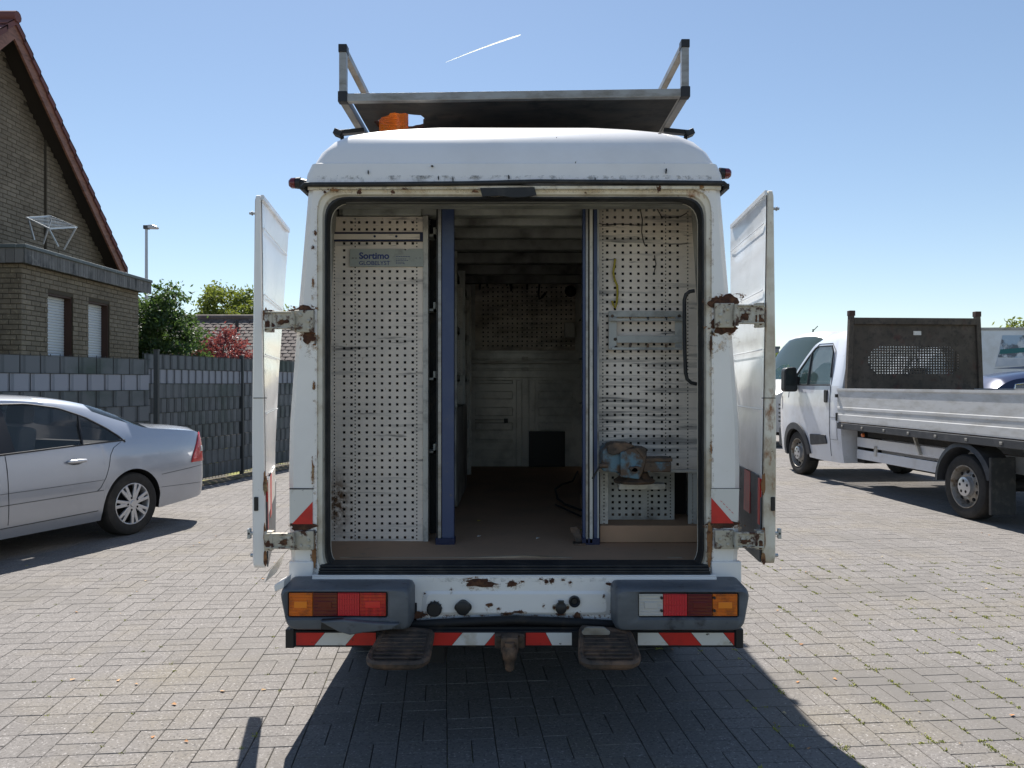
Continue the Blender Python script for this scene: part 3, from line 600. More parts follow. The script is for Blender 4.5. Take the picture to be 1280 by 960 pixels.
def light(parent_label, segs, y0, y1):
    q = MB(); q.box(zx(segs[0][0] - 1), zx(segs[-1][1] + 1), 3.150, 3.168, zz(y1 + .6), zz(y0 - .6)); t = vb(q, 'tail_light', 'black_plastic', label=parent_label)
    for a, c, m in segs:
        q = MB(); x0, x1 = zx(a) + .0008, zx(c) - .0008; z0, z1 = zz(y1), zz(y0)
        if m == 'lens_reflector':
            q.box(x0, x1, 3.142, 3.152, z0, z1)
            for k in range(4):
                for j in range(9):
                    hx = (x1 - x0) / 9; hz = (z1 - z0) / 4; q.box(x0 + j * hx + .001, x0 + (j + 1) * hx - .001, 3.1385, 3.1425, z0 + k * hz + .0015, z0 + (k + 1) * hz - .0015)
        else:
            q.box(x0, x1, 3.140, 3.152, z0, z1); zc = (z0 + z1) / 2
            for k in range(7): zk = z0 + (k + .5) * (z1 - z0) / 7; q.box(x0 + .003, x1 - .003, 3.1375, 3.1402, zk - .0016, zk + .0016)
            q.cur = 1 if m in ('lens_amber', 'lens_red') else 0
            q.box(x0 + .022, x1 - .022, 3.136, 3.1405, zc - .013, zc + .013); q.cur = 0  # lens centre, lit look painted into its colour
        q.build('lens', [m, {'lens_amber': 'painted_glow_amber', 'lens_red': 'painted_glow_red'}.get(m, m)], t, bevel=.0012)
    q = MB()
    for px in (segs[1][0] - 2, segs[3][0] + 2) if segs[0][2] == 'lens_clear' else (): 
        for py in (y0 + 4.5, y1 - 7): q.cyl((zx(px), 3.134, zz(py)), (zx(px), 3.142, zz(py)), .006, 10)
    if q.v: q.split('screw', 'black_plastic', t)
light('left tail light cluster, amber outside and red inside', [(360, 390, 'lens_amber'), (390, 421, 'lens_dark_red'), (421, 449, 'lens_reflector'), (449, 482, 'lens_red')], 742, 771)
light('right tail light cluster with a clear reversing lens inside and amber outside', [(799, 829.5, 'lens_clear'), (829.5, 860, 'lens_reflector'), (860, 891.5, 'lens_dark_red'), (891.5, 923, 'lens_amber')], 743.5, 771)
# reflector bar
Yb = 3.19; q = MB(); q.box(zx(359, Yb), zx(928, Yb), Yb, Yb + .05, zz(809, Yb), zz(789, Yb)); bar_ = vb(q, 'warning_bar', 'under_black', bevel=.003)
def stripe(poly, m): q = MB(); q.slab([(zx(a, Yb - .002), zz(b_, Yb - .002)) for a, b_ in poly], Yb - .0025, Yb - .0005); q.build('stripe', m, bar_)
sl = 13
def stripes(x0, x1, edges, first, up):
    """edges: x at the bottom; slant up px"""
    cols = ['sticker_red', 'sticker_white']; c = first; e = [x0] + edges + [x1]
    for k in range(len(e) - 1):
        a0 = e[k]; a1 = e[k + 1]; b0 = a0 + (up if k > 0 else 0); b1 = a1 + (up if k < len(e) - 2 else 0)
        stripe([(a0 + .3, 806.5), (a1 - .3, 806.5), (min(b1, x1) - .3, 791), (max(b0, x0) + .3, 791)], cols[c]); c = 1 - c
stripes(370, 470, [393, 432], 0, 13)
stripes(537, 620, [565, 606], 0, 13)
stripes(657, 715, [690], 0, -8)
stripes(797, 918, [836, 877, 917], 1, -13)
q = MB(); q.box(zx(357, Yb), zx(368, Yb), Yb - .006, Yb + .055, zz(810, Yb), zz(786, Yb)); q.box(zx(919, Yb), zx(929, Yb), Yb - .006, Yb + .055, zz(810, Yb), zz(786, Yb)); q.split('bar_end', 'black_plastic', van, bevel=.004)
# steps and tow coupling
for s, c, lab in ((-1, 499.5, 'worn rusty brown step'), (1, 759.5, 'worn rusty step with a bare metal tread plate')):
    w_ = .125 if s < 0 else .122; x = P(c, 0, 3.0).x; q = MB()
    lp_ = rquad([(x - w_, 2.90), (x + w_, 2.90), (x + w_ - .005, 3.16), (x - w_ + .03, 3.20)], [.07, .07, .03, .03], 7)
    z0 = .478
    sag = lambda X, Yy: z0 + (Yy - 2.9) * .16
    ringsA = []
    for d, dz in ((.012, -.032), (0, -.022), (-.003, -.008), (.004, .003), (.016, .001), (.022, -.007)):
        cx_, cy_ = x, 3.03; ringsA.append([(X + (cx_ - X) * d / .12, Yy + (cy_ - Yy) * d / .14, sag(X, Yy) + dz) for X, Yy in lp_])
    q.loops(ringsA, cap=(True, True)); st_ = vb(q, 'step', 'rust_iron', smooth=35, label=lab)
    q = MB(); q.box(x - .05, x + .05, 3.1, 3.3, .43, .50); q.build('step_bracket', 'under_black', st_, bevel=.01)
    q = MB()
    for k in range(7): q.box(x - w_ + .03, x + w_ - .03, 2.94 + k * .03, 2.948 + k * .03, sag(0, 2.944 + k * .03) - .008, sag(0, 2.944 + k * .03) - .002)
    q.split('tread_rib', 'rust_iron', st_, bevel=.002)
    if s > 0:
        a = P(746, 789, 3.1); q = MB(); q.slab(rquad([(a.x - .062, a.z - .004), (a.x - .045, a.z + .016), (a.x + .03, a.z + .016), (a.x + .055, a.z - .002), (a.x + .05, a.z - .014), (a.x - .055, a.z - .014)], .006, 4), 3.095, 3.11)
        q.build('tread_plate', 'aluminium', st_, bevel=.002)
x = P(637, 0, 3.1).x; q = MB(); q.box(x - .062, x + .062, 3.16, 3.19, .44, .50); q.box(x - .035, x + .035, 3.10, 3.17, .44, .505); tw = vb(q, 'tow_bracket', 'rust_iron', bevel=.006)
q = MB(); q.lathe([(0, .022), (.02, .03), (.05, .028), (.06, .02), (.092, .018), (.10, .01)], (x, 3.09, .475), axis=(0, 0, -1), n=18); q.lathe([(0, .02), (.015, .02)], (x, 3.09, .475), axis=(0, 0, 1), n=18); q.build('tow_pin', 'rust_iron', tw, smooth=40)
q = MB()
for s in (-1, 1): q.cyl((x + s * .045, 3.16, .485), (x + s * .045, 3.148, .485), .011, 6)
q.split('bolt', 'rust_iron', tw)
# marker lamps beside the roof
for s, px, py in ((-1, 376, 229), (1, 899, 217)):
    a = P(px, py, 3.38); q = MB(); q.lathe([(0, .026), (.02, .024), (.022, .02)], (a.x, a.y, a.z), axis=(s, 0, 0), n=18); q.cyl((a.x - s * .05, a.y, a.z - .01), (a.x, a.y, a.z), .02, 12); o = vb(q, 'marker_lamp', 'black_plastic', smooth=40)
    q = MB(); q.lathe([(0, .024), (.018, .023), (.028, .015), (.031, .001)], (a.x + s * .022, a.y, a.z), axis=(s, 0, 0), n=18); q.build('marker_lens', 'lens_dark_red', o, smooth=50)
for x0, x1, z0, z1, Y_, m_ in ((-.862, -.848, .70, 2.30, 3.3185, 'rust_wash'), (.848, .862, .70, 2.30, 3.3185, 'rust_wash'), (-.84, .84, 2.353, 2.366, 3.3050, 'rust_wash'), (-.84, .84, 2.366, 2.382, 3.3050, 'grime'), (-.85, .85, 2.395, 2.43, 3.3135, 'grime'), (-.38, .39, .69, .708, 3.2605, 'grime'), (-.40, .41, .535, .555, 3.2603, 'rust_mottle')):
    q = MB(); q.box(x0, x1, Y_ - .0003, Y_ + .003, z0, z1); vb(q, 'grime_film', m_)
# ---- doors folded back along the sides
def door(s, dz):
    xo_n = lambda z: interp(z, [(.73, 1.062), (1.2, 1.068), (1.6, 1.075), (2.36, 1.086)])
    xo_f = (lambda z: interp(z, [(.73, 1.275), (1.2, 1.27), (1.6, 1.25), (2.36, 1.195)])) if s < 0 else (lambda z: interp(z, [(.73, 1.115), (1.2, 1.13), (1.6, 1.15), (2.36, 1.15)]))
    fx = lambda y, z: s * (xo_n(z) + (xo_f(z) - xo_n(z)) * (y - 3.30) / .8)
    th = lambda z: interp(z, [(.73, .062), (1.3, .058), (2.36, .03)])
    out = rquad([(3.30, .735 + dz), (4.10, .735 + dz), (4.10, 2.345 + dz), (3.30, 2.345 + dz)], [.03, .06, .10, .02], 6)
    # densify the long edges so that the slab follows the curved skin
    def dens(l):
        r = []
        for i in range(len(l)):
            a = l[i]; c = l[(i + 1) % len(l)]; k = max(1, int(math.dist(a, c) / .12)); r += [(a[0] + (c[0] - a[0]) * j / k, a[1] + (c[1] - a[1]) * j / k) for j in range(k)]
        return r
    out = dens(out); inset = [(y + (3.7 - y) * .025, z + (1.54 - z) * .015) for y, z in out]
    q = MB(); q.loops([[(fx(y, z) + s * .004, y, z) for y, z in inset], [(fx(y, z) + s * .008, y, z) for y, z in out], [(fx(y, z) + s * (th(z) - .006), y, z) for y, z in out], [(fx(y, z) + s * th(z), y, z) for y, z in inset]], cap=(False, True))
    d = vb(q, 'rear_door', 'cream_paint' if s > 0 else 'white_paint', smooth=25)
    # outer skin: flat field, ribs
    q = MB(); zs = np.linspace(.745 + dz, 2.335 + dz, 34); ys = np.linspace(3.32, 4.08, 9); vs = []
    creases = (2.21, 1.92, 1.66, 1.40)
    for z in zs:
        for y in ys:
            dp = 0
            for c_ in creases:
                t = (z - c_ - dz) / .05
                if abs(t) < 1 and 3.36 < y < 4.05: dp = .012 * (1 - abs(t))
            vs.append((fx(y, z) + s * (.002 + dp), y, z))
    m_ = len(ys); q.add(vs, [(i * m_ + k, i * m_ + k + 1, (i + 1) * m_ + k + 1, (i + 1) * m_ + k) for i in range(len(zs) - 1) for k in range(m_ - 1)])
    q.build('outer_skin', 'door_paint', d, smooth=60)
    q = MB()
    for c_ in creases: q.bar((fx(3.345, c_) - s * .001, 3.345, c_ + dz), (fx(4.06, c_) - s * .001, 4.06, c_ + dz), .005, .006)
    q.bar((fx(3.32, 2.33) - s * .002, 3.31, 2.335 + dz), (fx(4.0, 2.33) - s * .002, 4.03, 2.335 + dz), .012, .022)
    q.split('crease', 'door_paint', d, bevel=.002)
    # warning foil and grey cladding at the foot
    def patch(y0, y1, z0, z1, m, nm, k=.001, tz=0):
        q = MB(); pts_ = [(y0, z0), (y1, z0 + tz), (y1, z1 + tz), (y0, z1)]; q.add([(fx(y, z + dz) - s * k, y, z + dz) for y, z in pts_] + [(fx(y, z + dz) + s * .002, y, z + dz) for y, z in pts_], [(0, 1, 2, 3), (0, 1, 5, 4), (1, 2, 6, 5), (2, 3, 7, 6), (3, 0, 4, 7)]); q.build(nm, m, d)
    patch(3.32, 4.08, .74, 1.02, 'grey_plastic', 'cladding', .004)
    patch(3.325, 3.36, .90, 1.10, 'sticker_red', 'foil', .0055)
    patch(3.36, 3.95, .96 if s < 0 else 1.02, 1.11, 'sticker_white' if s < 0 else 'grey_plastic', 'foil', .0055)
    patch(3.5, 3.62, .92, 1.11, 'sticker_red', 'foil', .0065)
    # latch, pins, seam on the edge
    xe = s * (xo_n(1.03) + .032); q = MB(); q.box(xe - .008 + s * .012, xe + .010 + s * .012, 3.294, 3.31, .985, 1.045); q.build('latch', 'black_plastic', d, bevel=.003)
    q = MB(); q.box(min(s * 1.063, s * 1.122), max(s * 1.063, s * 1.122), 3.2985, 3.302, 1.468, 1.4715); q.build('edge_seam', 'rubber', d)
    xo = s * (xo_n(2.2) + .03); q = MB(); q.cyl((xo, 3.33, 2.27 + dz), (xo + s * .035, 3.33, 2.27 + dz), .006, 10); q.cyl((xo + s * .02, 3.33, 2.27 + dz), (xo + s * .026, 3.33, 2.27 + dz), .010, 10)
    q.bar((s * 1.115, 3.32, .885), (s * 1.15, 3.32, .885), .02, .012); q.bar((s * 1.145, 3.32, .862), (s * 1.145, 3.32, .905), .014, .02); q.cyl((s * 1.12, 3.32, .79), (s * 1.14, 3.32, .79), .008, 8); q.split('door_bolt', 'galvanised', d, bevel=.002)
    for k, (zc, rz_) in enumerate(((.87, .05), (.78, .03), (1.10, .05), (1.83, .03))):
        q = MB(); q.slab(blotch(s * (1.07), zc, .008, rz_, 14, .3, RN), 3.2965, 3.302); q.build('rust_stain', 'orange_rust', d)
    return fx
door(-1, 0); door(1, .02)
q = MB()                                            # torn foil hanging under the left door
q.add([P(356, 690, 3.45), P(338, 712, 3.4), P(331, 728, 3.38), P(345, 716, 3.42), P(352, 704, 3.45)], [(0, 1, 2, 3, 4)]); vb(q, 'torn_foil', 'sticker_white', sol=.002)
# ---- hinges
def hinge(s, zc, h, xa, xb, name_rust):
    x0 = s * .862; x1 = s * .945; x2 = s * 1.065; Y = 3.30
    q = MB(); q.box(min(x0, x1), max(x0, x1), Y - .004, 3.3155, zc - h / 2, zc + h / 2); hg = vb(q, 'hinge', 'hinge_metal', bevel=.003)
    q = MB(); q.box(min(x1, x2), max(x1, x2), Y - .022, Y - .008, zc - h * .36, zc + h * .42); q.box(min(x2 - s * .03, x2 + s * .004), max(x2 - s * .03, x2 + s * .004), Y - .02, Y + .02, zc - h * .5, zc + h * .5)
    q.bar((x1, Y - .018, zc + h * .38), (x2, Y - .018, zc + h * .38), .022, .008); q.bar((x1, Y - .018, zc - h * .33), (x2, Y - .018, zc - h * .33), .022, .008)
    q.build('hinge_arm', 'hinge_metal', hg, bevel=.002)
    q = MB()
    for xx in (x1 + s * .004, x2 - s * .026):
        q.cyl((xx, Y - .018, zc - h * .44), (xx, Y - .018, zc + h * .44), .0095, 12)
    q.cyl((x1 + s * .004, Y - .018, zc - h * .2), (x1 + s * .004, Y - .018, zc + h * .2), .013, 12)
    q.split('hinge_pin', 'hinge_metal', hg, smooth=40)
    q = MB()
    for xx, zz_ in ((x0 + s * .022, zc + h * .0), (x0 + s * .055, zc + h * .27), (x0 + s * .055, zc - h * .27), (x0 + s * .022, zc - h * .32)):
        q.lathe([(0, .0085), (-.005, .008), (-.007, .003)], (xx, Y - .004, zz_), n=12)
    q.lathe([(0, .008), (-.005, .0075), (-.007, .003)], (x1 + s * .05, Y - .022, zc + h * .12), n=12)
    q.split('bolt', 'hinge_metal', hg, smooth=40)
    q = MB(); q.slab(blotch(x2 - s * .02, zc - h * .2, .018, h * .2, 16, .3, RN), Y - .0265, Y - .021); q.slab(blotch(x1 + s * .04, zc - h * .05, .02, h * .12, 16, .5, RN), Y - .0265, Y - .021); q.split('rust_patch', 'rust', hg)
hinge(-1, 1.80, .095, 0, 0, 0); hinge(1, 1.825, .105, 0, 0, 0); hinge(-1, .858, .082, 0, 0, 0); hinge(1, .862, .082, 0, 0, 0)
# ---- roof rack
RY0, RZ = 3.79, 2.95; rk = thing('roof_rack', (0, RY0 - 3.32, 2.8), None, None, parent=van)
hwk = .842; rt = .012                                  # right side stands slightly higher
def rkb(mb, name, m, **k): return mb.build(name, m, rk, **k)
sk = lambda x: rt * x / hwk
b = MB()
b.bar((-hwk + .02, RY0, RZ + sk(-1 * hwk)), (hwk - .02, RY0, RZ + sk(hwk)), .036, .040, up=(0, 0, 1)); rkb(b, 'rear_bar', 'aluminium', bevel=.003)
for s in (-1, 1):
    z = RZ + s * rt
    b = MB(); b.bar((s * hwk, RY0 - .018, z), (s * hwk, 7.2, z), .04, .04); rkb(b, 'side_rail', 'aluminium', bevel=.003)
    b = MB(); b.bar((s * hwk, RY0 - .018, z + .24), (s * hwk, 7.2, z + .24), .034, .034); rkb(b, 'upper_rail', 'aluminium', bevel=.003)
    b = MB(); b.bar((s * hwk, RY0, z + .018), (s * hwk, RY0, z + .225), .036, .036); b.bar((s * hwk, 6.9, z + .018), (s * hwk, 6.9, z + .225), .036, .036); b.split('corner_post', 'aluminium', rk, bevel=.003)
    b = MB(); b.box(s * hwk - .021, s * hwk + .021, RY0 - .022, RY0 + .03, z + .222, z + .262); b.box(s * hwk - .023, s * hwk + .023, RY0 - .024, RY0 + .02, z - .023, z + .03); b.split('corner_cap', 'black_plastic', rk, bevel=.003)
for yy in (4.33, 5.2, 6.1, 6.9):
    b = MB(); b.bar((-.80, yy, 2.90), (.80, yy, 2.90), .03, .04); rkb(b, 'cross_bar', 'rust_iron', bevel=.003)
    for s in (-1, 1):
        b = MB(); b.bar((s * .80, yy - .25, 2.875), (s * .925, yy - .30, 2.845), .05, .022); b.bar((s * .90, yy - .3, 2.835), (s * .94, yy - .3, 2.852), .06, .03); b.bar((s * .905, yy - .28, 2.84), (s * .903, yy - .28, 2.40), .014, .03)
        rkb(b, 'gutter_clamp', 'black_plastic', bevel=.003)
# deck sheet with torn hole
hole = [(P(px, py, 1).x, P(px, py, 1)) for px, py in ()]
hc = (-.60, 4.125); hol = blotch(hc[0], hc[1], .135, .165, 34, .13, random.Random(12))
outer = rquad([(-.80, 3.80), (.815, 3.80), (.815, 7.1), (-.80, 7.1)], .01, 4)
angs2 = sorted({round(math.atan2(y - hc[1], x - hc[0]), 5) for x, y in hol + outer})
Lh = [ray(hol, hc, a) for a in angs2]; Lo = [ray(outer, hc, a) for a in angs2]
zt = lambda x, y: RZ + sk(x) - .012 - .012 * math.exp(-((x - .1) / .5) ** 2)
ztop_ = lambda x, y: RZ + sk(x) + .022 + .004 * math.sin(x * 9)
b = MB(); b.loops([[(x, y, zt(x, y)) for x, y in Lh], [(x, y, zt(x, y)) for x, y in Lo], [(x, y, ztop_(x, y) + .003) for x, y in Lo], [(x, y, ztop_(x, y)) for x, y in Lh]], closed=True)
rkb(b, 'deck_sheet', 'dark_sheet')
# beacon
bx, by = P(491.5, 0, 4.13).x, 4.15
b = MB(); b.cyl((bx, by, 2.80), (bx, by, 2.86), .085, 28); b.cyl((bx, by, 2.80), (bx, by, 2.66), .05, 16); bc = vb(b, 'beacon', 'black_plastic', smooth=40)
pr = []
for k in range(20): z = k * .0095; pr += [(z, .079), (z + .006, .076)]
b = MB(); b.lathe(pr + [(.195, .07), (.21, .05), (.215, .001)], (bx, by, 2.86), axis=(0, 0, 1), n=36); b.build('beacon_lens', 'beacon_orange', bc, smooth=25)
b = MB(); b.lathe([(0, .03), (.10, .045), (.12, .02)], (bx, by, 2.88), axis=(0, 0, 1), n=16); b.build('reflector', 'chrome', bc, smooth=40)

# ================================================================ VAN INTERIOR
b = MB(); b.add([(-.93, 3.40, .745), (.93, 3.40, .745), (.93, 7.6, .725), (-.93, 7.6, .725), (-.93, 3.4, .70), (.93, 3.4, .70)], [(0, 1, 2, 3), (0, 1, 5, 4)]); vb(b, 'cargo_floor', 'plywood')
b = MB()
for s in (-1, 1):
    b.box(min(s * .935, s * .955), max(s * .935, s * .955), 3.40, 7.6, .70, 1.5)
    b.add([(s * .945, 3.40, 1.5), (s * .945, 7.6, 1.5), (s * .888, 7.6, 2.40), (s * .888, 3.40, 2.40)], [(0, 1, 2, 3)])
    for yy in (4.6, 5.6, 6.6): b.add([(s * .93, yy, .75), (s * .90, yy + .02, .75), (s * .90, yy + .08, .75), (s * .93, yy + .1, .75), (s * .85, yy, 2.42), (s * .82, yy + .02, 2.42), (s * .82, yy + .08, 2.42), (s * .85, yy + .1, 2.42)], [(0, 1, 5, 4), (1, 2, 6, 5), (2, 3, 7, 6)])
b.split('side_lining', 'grey_interior', van)
b = MB(); b.add([(-.9, 3.40, 2.43), (.9, 3.40, 2.43), (.9, 7.6, 2.60), (-.9, 7.6, 2.60)], [(0, 1, 2, 3)]); b.box(-.82, .82, 3.385, 3.42, 2.33, 2.44)
vb(b, 'ceiling', 'ceiling_grey')
for k, (yy, z) in enumerate(((3.55, 2.41), (3.85, 2.43), (4.1, 2.43), (4.5, 2.44), (4.9, 2.44), (5.5, 2.45), (6.2, 2.47), (6.9, 2.49))):
    b = MB(); b.add([(-.88, yy, z + .02), (.88, yy, z + .02), (.88, yy + .02, z - .05), (-.88, yy + .02, z - .05), (.88, yy + .10, z - .05), (-.88, yy + .10, z - .05), (.88, yy + .12, z + .02), (-.88, yy + .12, z + .02)], [(0, 1, 2, 3), (3, 2, 4, 5), (5, 4, 6, 7)])
    vb(b, 'roof_rib', 'grey_interior', bevel=.004)
a = P(652, 292, 4.7); b = MB(); b.box(a.x - .085, a.x + .085, 4.64, 4.72, a.z - .012, a.z + .03); cl = vb(b, 'ceiling_lamp', 'black_plastic', bevel=.01)
b = MB(); b.box(a.x - .05, a.x + .05, 4.63, 4.645, a.z - .002, a.z + .014); b.build('lamp_glass', 'lens_clear', cl, bevel=.003)
# bulkhead (ribbed lower part, perforated board above)
BY = 7.5; b = MB(); b.box(-.9, .9, BY, BY + .03, .70, 2.62)
bh = vb(b, 'bulkhead', 'bulkhead_paint')
def pz(py, Y=BY): return P(0, py, Y).z
def pxx(px, Y=BY): return P(px, 0, Y).x
def bbox(x0, x1, y0, y1, d, name='rib', m='bulkhead_paint', be=.006, Y=BY):
    q = MB(); q.box(pxx(x0), pxx(x1), Y - d, Y + .001, pz(y1), pz(y0)); return q.build(name, m, bh, bevel=be)
bbox(585, 725, 441, 449, .02); bbox(585, 725, 451, 454.5, .045, 'rail', 'aluminium', .003); bbox(585, 725, 456, 461, .015); bbox(585, 725, 463, 472, .03)
bbox(652, 660, 446, 450, .03, 'clip', 'aluminium', .002); bbox(652, 660, 459.5, 464, .04, 'clip', 'aluminium', .002)
for x0, x1 in ((594, 641), (673, 716)):
    for y0, y1 in ((475, 480), (489, 499), (509, 520), (528, 538), (549, 553), (562, 573)):
        if x0 > 650 and y0 > 530: continue
        bbox(x0, x1, y0, y1, .018, be=.012)
bbox(645, 652, 475, 582, .025); bbox(653, 660, 473, 583, .012, be=.003); bbox(661, 669, 475, 538, .025)
bbox(594, 632, 523.5, 525, .05, 'hand_rail', 'aluminium', .002); bbox(594, 632, 527.5, 529, .05, 'hand_rail', 'aluminium', .002); bbox(630, 635, 523, 528.5, .06, 'bracket', 'black_plastic', .002)
bbox(661, 706, 539, 583, .035, 'box_panel', 'black_plastic', .004)

# ================================================================ SHELVING (perforated steel)
def perf(mb, x0, x1, z0, z1, hc, hw, zrows, Y):
    """one upright strip of sheet, square holes of half width hw centred on x = hc at heights zrows"""
    zs = [z0]
    for z in sorted(zrows):
        if z - hw > z0 + .002 and z + hw < z1 - .002: zs += [z - hw, z + hw]
    zs.append(z1); n = len(zs); vs = []
    for z in zs: vs += [(x0, Y, z), (hc - hw, Y, z), (hc + hw, Y, z), (x1, Y, z)]
    fs = []
    for i in range(n - 1):
        a = i * 4; c = a + 4
        fs += [(a, a + 1, c + 1, c), (a + 2, a + 3, c + 3, c + 2)]
        if i % 2 == 0: fs.append((a + 1, a + 2, c + 2, c + 1))
    mb.add(vs, fs)
def rows(y0, dy, y1, Y):
    r = []; y = y0
    while y < y1: r.append(P(0, y, Y).z); y += dy
    return r
def perf_panel(Y, x_edges, cols, ytop, ybot, big, small):
    """cols: (px, is_big); x_edges left/right px"""
    mb = MB(); xs = [x_edges[0]] + [(a[0] + c[0]) / 2 for a, c in zip(cols, cols[1:])] + [x_edges[1]]
    z1, z0 = P(0, ytop, Y).z, P(0, ybot, Y).z
    for (px, isb), a, c in zip(cols, xs, xs[1:]):
        h = (1.55 if isb else .8) * Y / F
        perf(mb, P(a, 0, Y).x, P(c, 0, Y).x, z0, z1, P(px, 0, Y).x, h, big if isb else small, Y)
    return mb
SY = 3.85
ls = thing('shelving_unit', (-.65, SY, .745), 'tall shelving with a stained cream perforated end panel and blue post, left inside the van', 'shelving')
rs = thing('shelving_unit', (.65, SY, .745), 'shelving with a scratched perforated panel and an open bay at its foot, behind the vise', 'shelving')
lc = [(418, 0), (430.2, 1), (439.4, 1), (444, 0), (449, 1), (458.6, 1), (468, 1), (477.6, 1), (487.3, 1), (496.6, 1), (506.3, 1), (516, 1), (521, 0)]
rb = rows(278, 8.75, 678, SY); rsm = rows(273.5, 4.35, 679, SY)
m = perf_panel(SY, (404, 529), lc, 271, 682, rb, rsm); m.build('end_panel', 'peg_left', ls, sol=.0018)
q = MB(); q.box(P(529, 0, SY).x, P(535.5, 0, SY).x, SY - .012, SY + .004, P(0, 682, SY).z, P(0, 270, SY).z); q.build('edge_flange', 'shelf_light', ls, bevel=.002)
q = MB(); q.box(P(529, 0, SY).x, P(535, 0, SY).x, SY + .006, 7.0, .745, P(0, 276, SY).z) if False else q.box(P(534, 0, SY).x, P(535.4, 0, SY).x, SY + .004, SY + .05, .73, 2.36); q.build('return_flange', 'shelf_grey', ls)
q = MB(); q.box(-.93, -.40, SY + .16, SY + .17, .75, 2.36); q.build('hole_shade_panel', 'under_black', ls)  # sheet coloured near-black to stand in for shade behind the holes
q = MB(); q.box(P(429, 0, SY).x, P(527, 0, SY).x, SY - .02, SY + .3, P(0, 270, SY).z, P(0, 251, SY).z); q.build('top_box', 'shelf_grey', ls, bevel=.004)
# side strips between panel and blue post
def strip(unit, x, Y, w_, z0, z1, pitch=.02, m='shelf_light', nm='upright'):
    mb = MB(); n = int((z1 - z0) / pitch); perf(mb, x, x + w_, z0, z1, x + w_ / 2, .0032, [z0 + (k + .5) * pitch for k in range(n)], Y); return mb.build(nm, m, unit, sol=.002)
strip(ls, P(539, 0, 4.05).x, 4.05, .034, .75, 2.2)
q = MB(); q.box(-.44, -.40, 4.06, 4.08, .745, 2.4); q.build('rail_backing', 'black_plastic', ls)
def blue_post(unit, x0, x1, Y, strips, lab):
    q = MB(); q.box(x0, x1, Y, Y + .05, .735, 2.432); p = q.build('post', 'blue_paint', unit, bevel=.004, label=lab)
    for a, c, mm, d in strips: q = MB(); q.box(a, c, Y - d, Y + .03, .75, 2.43); q.build('post_strip', mm, p, bevel=.002)
    q = MB(); q.box(min([x0] + [s_[0] for s_ in strips]) - .004, max([x1] + [s_[1] for s_ in strips]) + .004, Y - .012, Y + .06, .735, .775); q.build('post_foot', 'dark_blue', p, bevel=.003)
PY_ = 3.77; X_ = lambda px: P(px, 0, PY_).x
blue_post(ls, X_(552), X_(567.5), PY_, [(X_(545.5), X_(547.5), 'rubber', .003), (X_(547.5), X_(551.6), 'aluminium', .006)], 'broad blue post with a bare metal edge')
blue_post(rs, X_(728.5), X_(748), PY_, [(X_(732), X_(735), 'aluminium', .012), (X_(735.2), X_(736.6), 'rubber', .004), (X_(736.8), X_(740.6), 'shelf_light', .012), (X_(741), X_(742.4), 'rubber', .003), (X_(746.5), X_(748.6), 'shelf_grey', .008)], 'blue post with two bare metal strips')
# left shelving in depth
for yy in (4.9, 5.75, 6.6):
    for z0, z1 in ((.80, 1.15), (1.22, 1.52), (1.60, 1.86), (1.95, 2.25)):
        strip(ls, -.425, yy, .045, z0, z1)
    q = MB(); q.box(-.92, -.375, yy + .01, yy + .018, .75, 2.38); q.build('divider', 'shelf_grey', ls)
    q = MB(); q.bar((-.372, yy + .03, .75), (-.372, yy + .03, 2.38), .02, .03); q.build('front_post', 'aluminium' if yy > 6 else 'shelf_grey', ls)
for z in (1.18, 1.55, 1.90, 2.28):
    q = MB(); q.box(-.92, -.40, 3.9, 7.1, z, z + .012); q.box(-.41, -.40, 3.9, 7.1, z, z + .045); q.build('shelf', 'shelf_grey', ls)
for k, z in enumerate((1.22, 1.45, 1.68, 1.98, 2.15)):
    q = MB(); q.add([(-.46, 4.02, z), (-.40, 4.00, z + .05), (-.40, 4.02, z - .05), (-.46, 4.04, z - .07)], [(0, 1, 2, 3)]); q.build('bracket', 'rubber', ls, sol=.003)
q = MB(); pf_ = rquad([(4.75, .75), (5.9, .75), (5.9, 1.38), (4.75, 1.38)], .14, 8); q.prism(pf_, lambda a, c: (-.92, a, c), lambda a, c: (-.355, a, c)); q.build('wheel_box', 'grey_interior', ls, smooth=30)
# rail and sign on the left panel
q = MB(); x0, x1 = P(409.5, 0, 3.83).x, P(528.5, 0, 3.83).x; z = lambda py, Y=3.83: P(0, py, Y).z
q.box(x0, x1, 3.832, 3.845, z(301.5), z(290)); lr = q.build('label_rail', 'dark_blue', ls, bevel=.001)
q = MB(); q.box(x0 + .012, x1 - .015, 3.829, 3.834, z(299.2), z(292.4)); q.build('label_strip', 'peg_left', lr, bevel=.001)
q = MB()
for px in (412, 468.5, 495.5): c_ = P(px, 295.5, 3.83); q.cyl((c_.x, 3.826, c_.z), (c_.x, 3.830, c_.z), .006, 10)
q.split('rail_hole', 'dark_blue', lr)
q = MB(); q.slab([(P(px, 0, 3.83).x, z(py)) for px, py in ((437, 333), (529, 333), (529, 311), (511, 311), (509, 312.4), (506, 312.6), (504.5, 311), (437, 311))], 3.834, 3.846); sg = q.build('sign_plate', 'sign_grey', ls)
q = MB()
for px in (441, 445, 520, 525): c_ = P(px, 322.5, 3.83); q.cyl((c_.x, 3.831, c_.z), (c_.x, 3.8345, c_.z), .0042, 10)
q.split('screw', 'aluminium', sg)
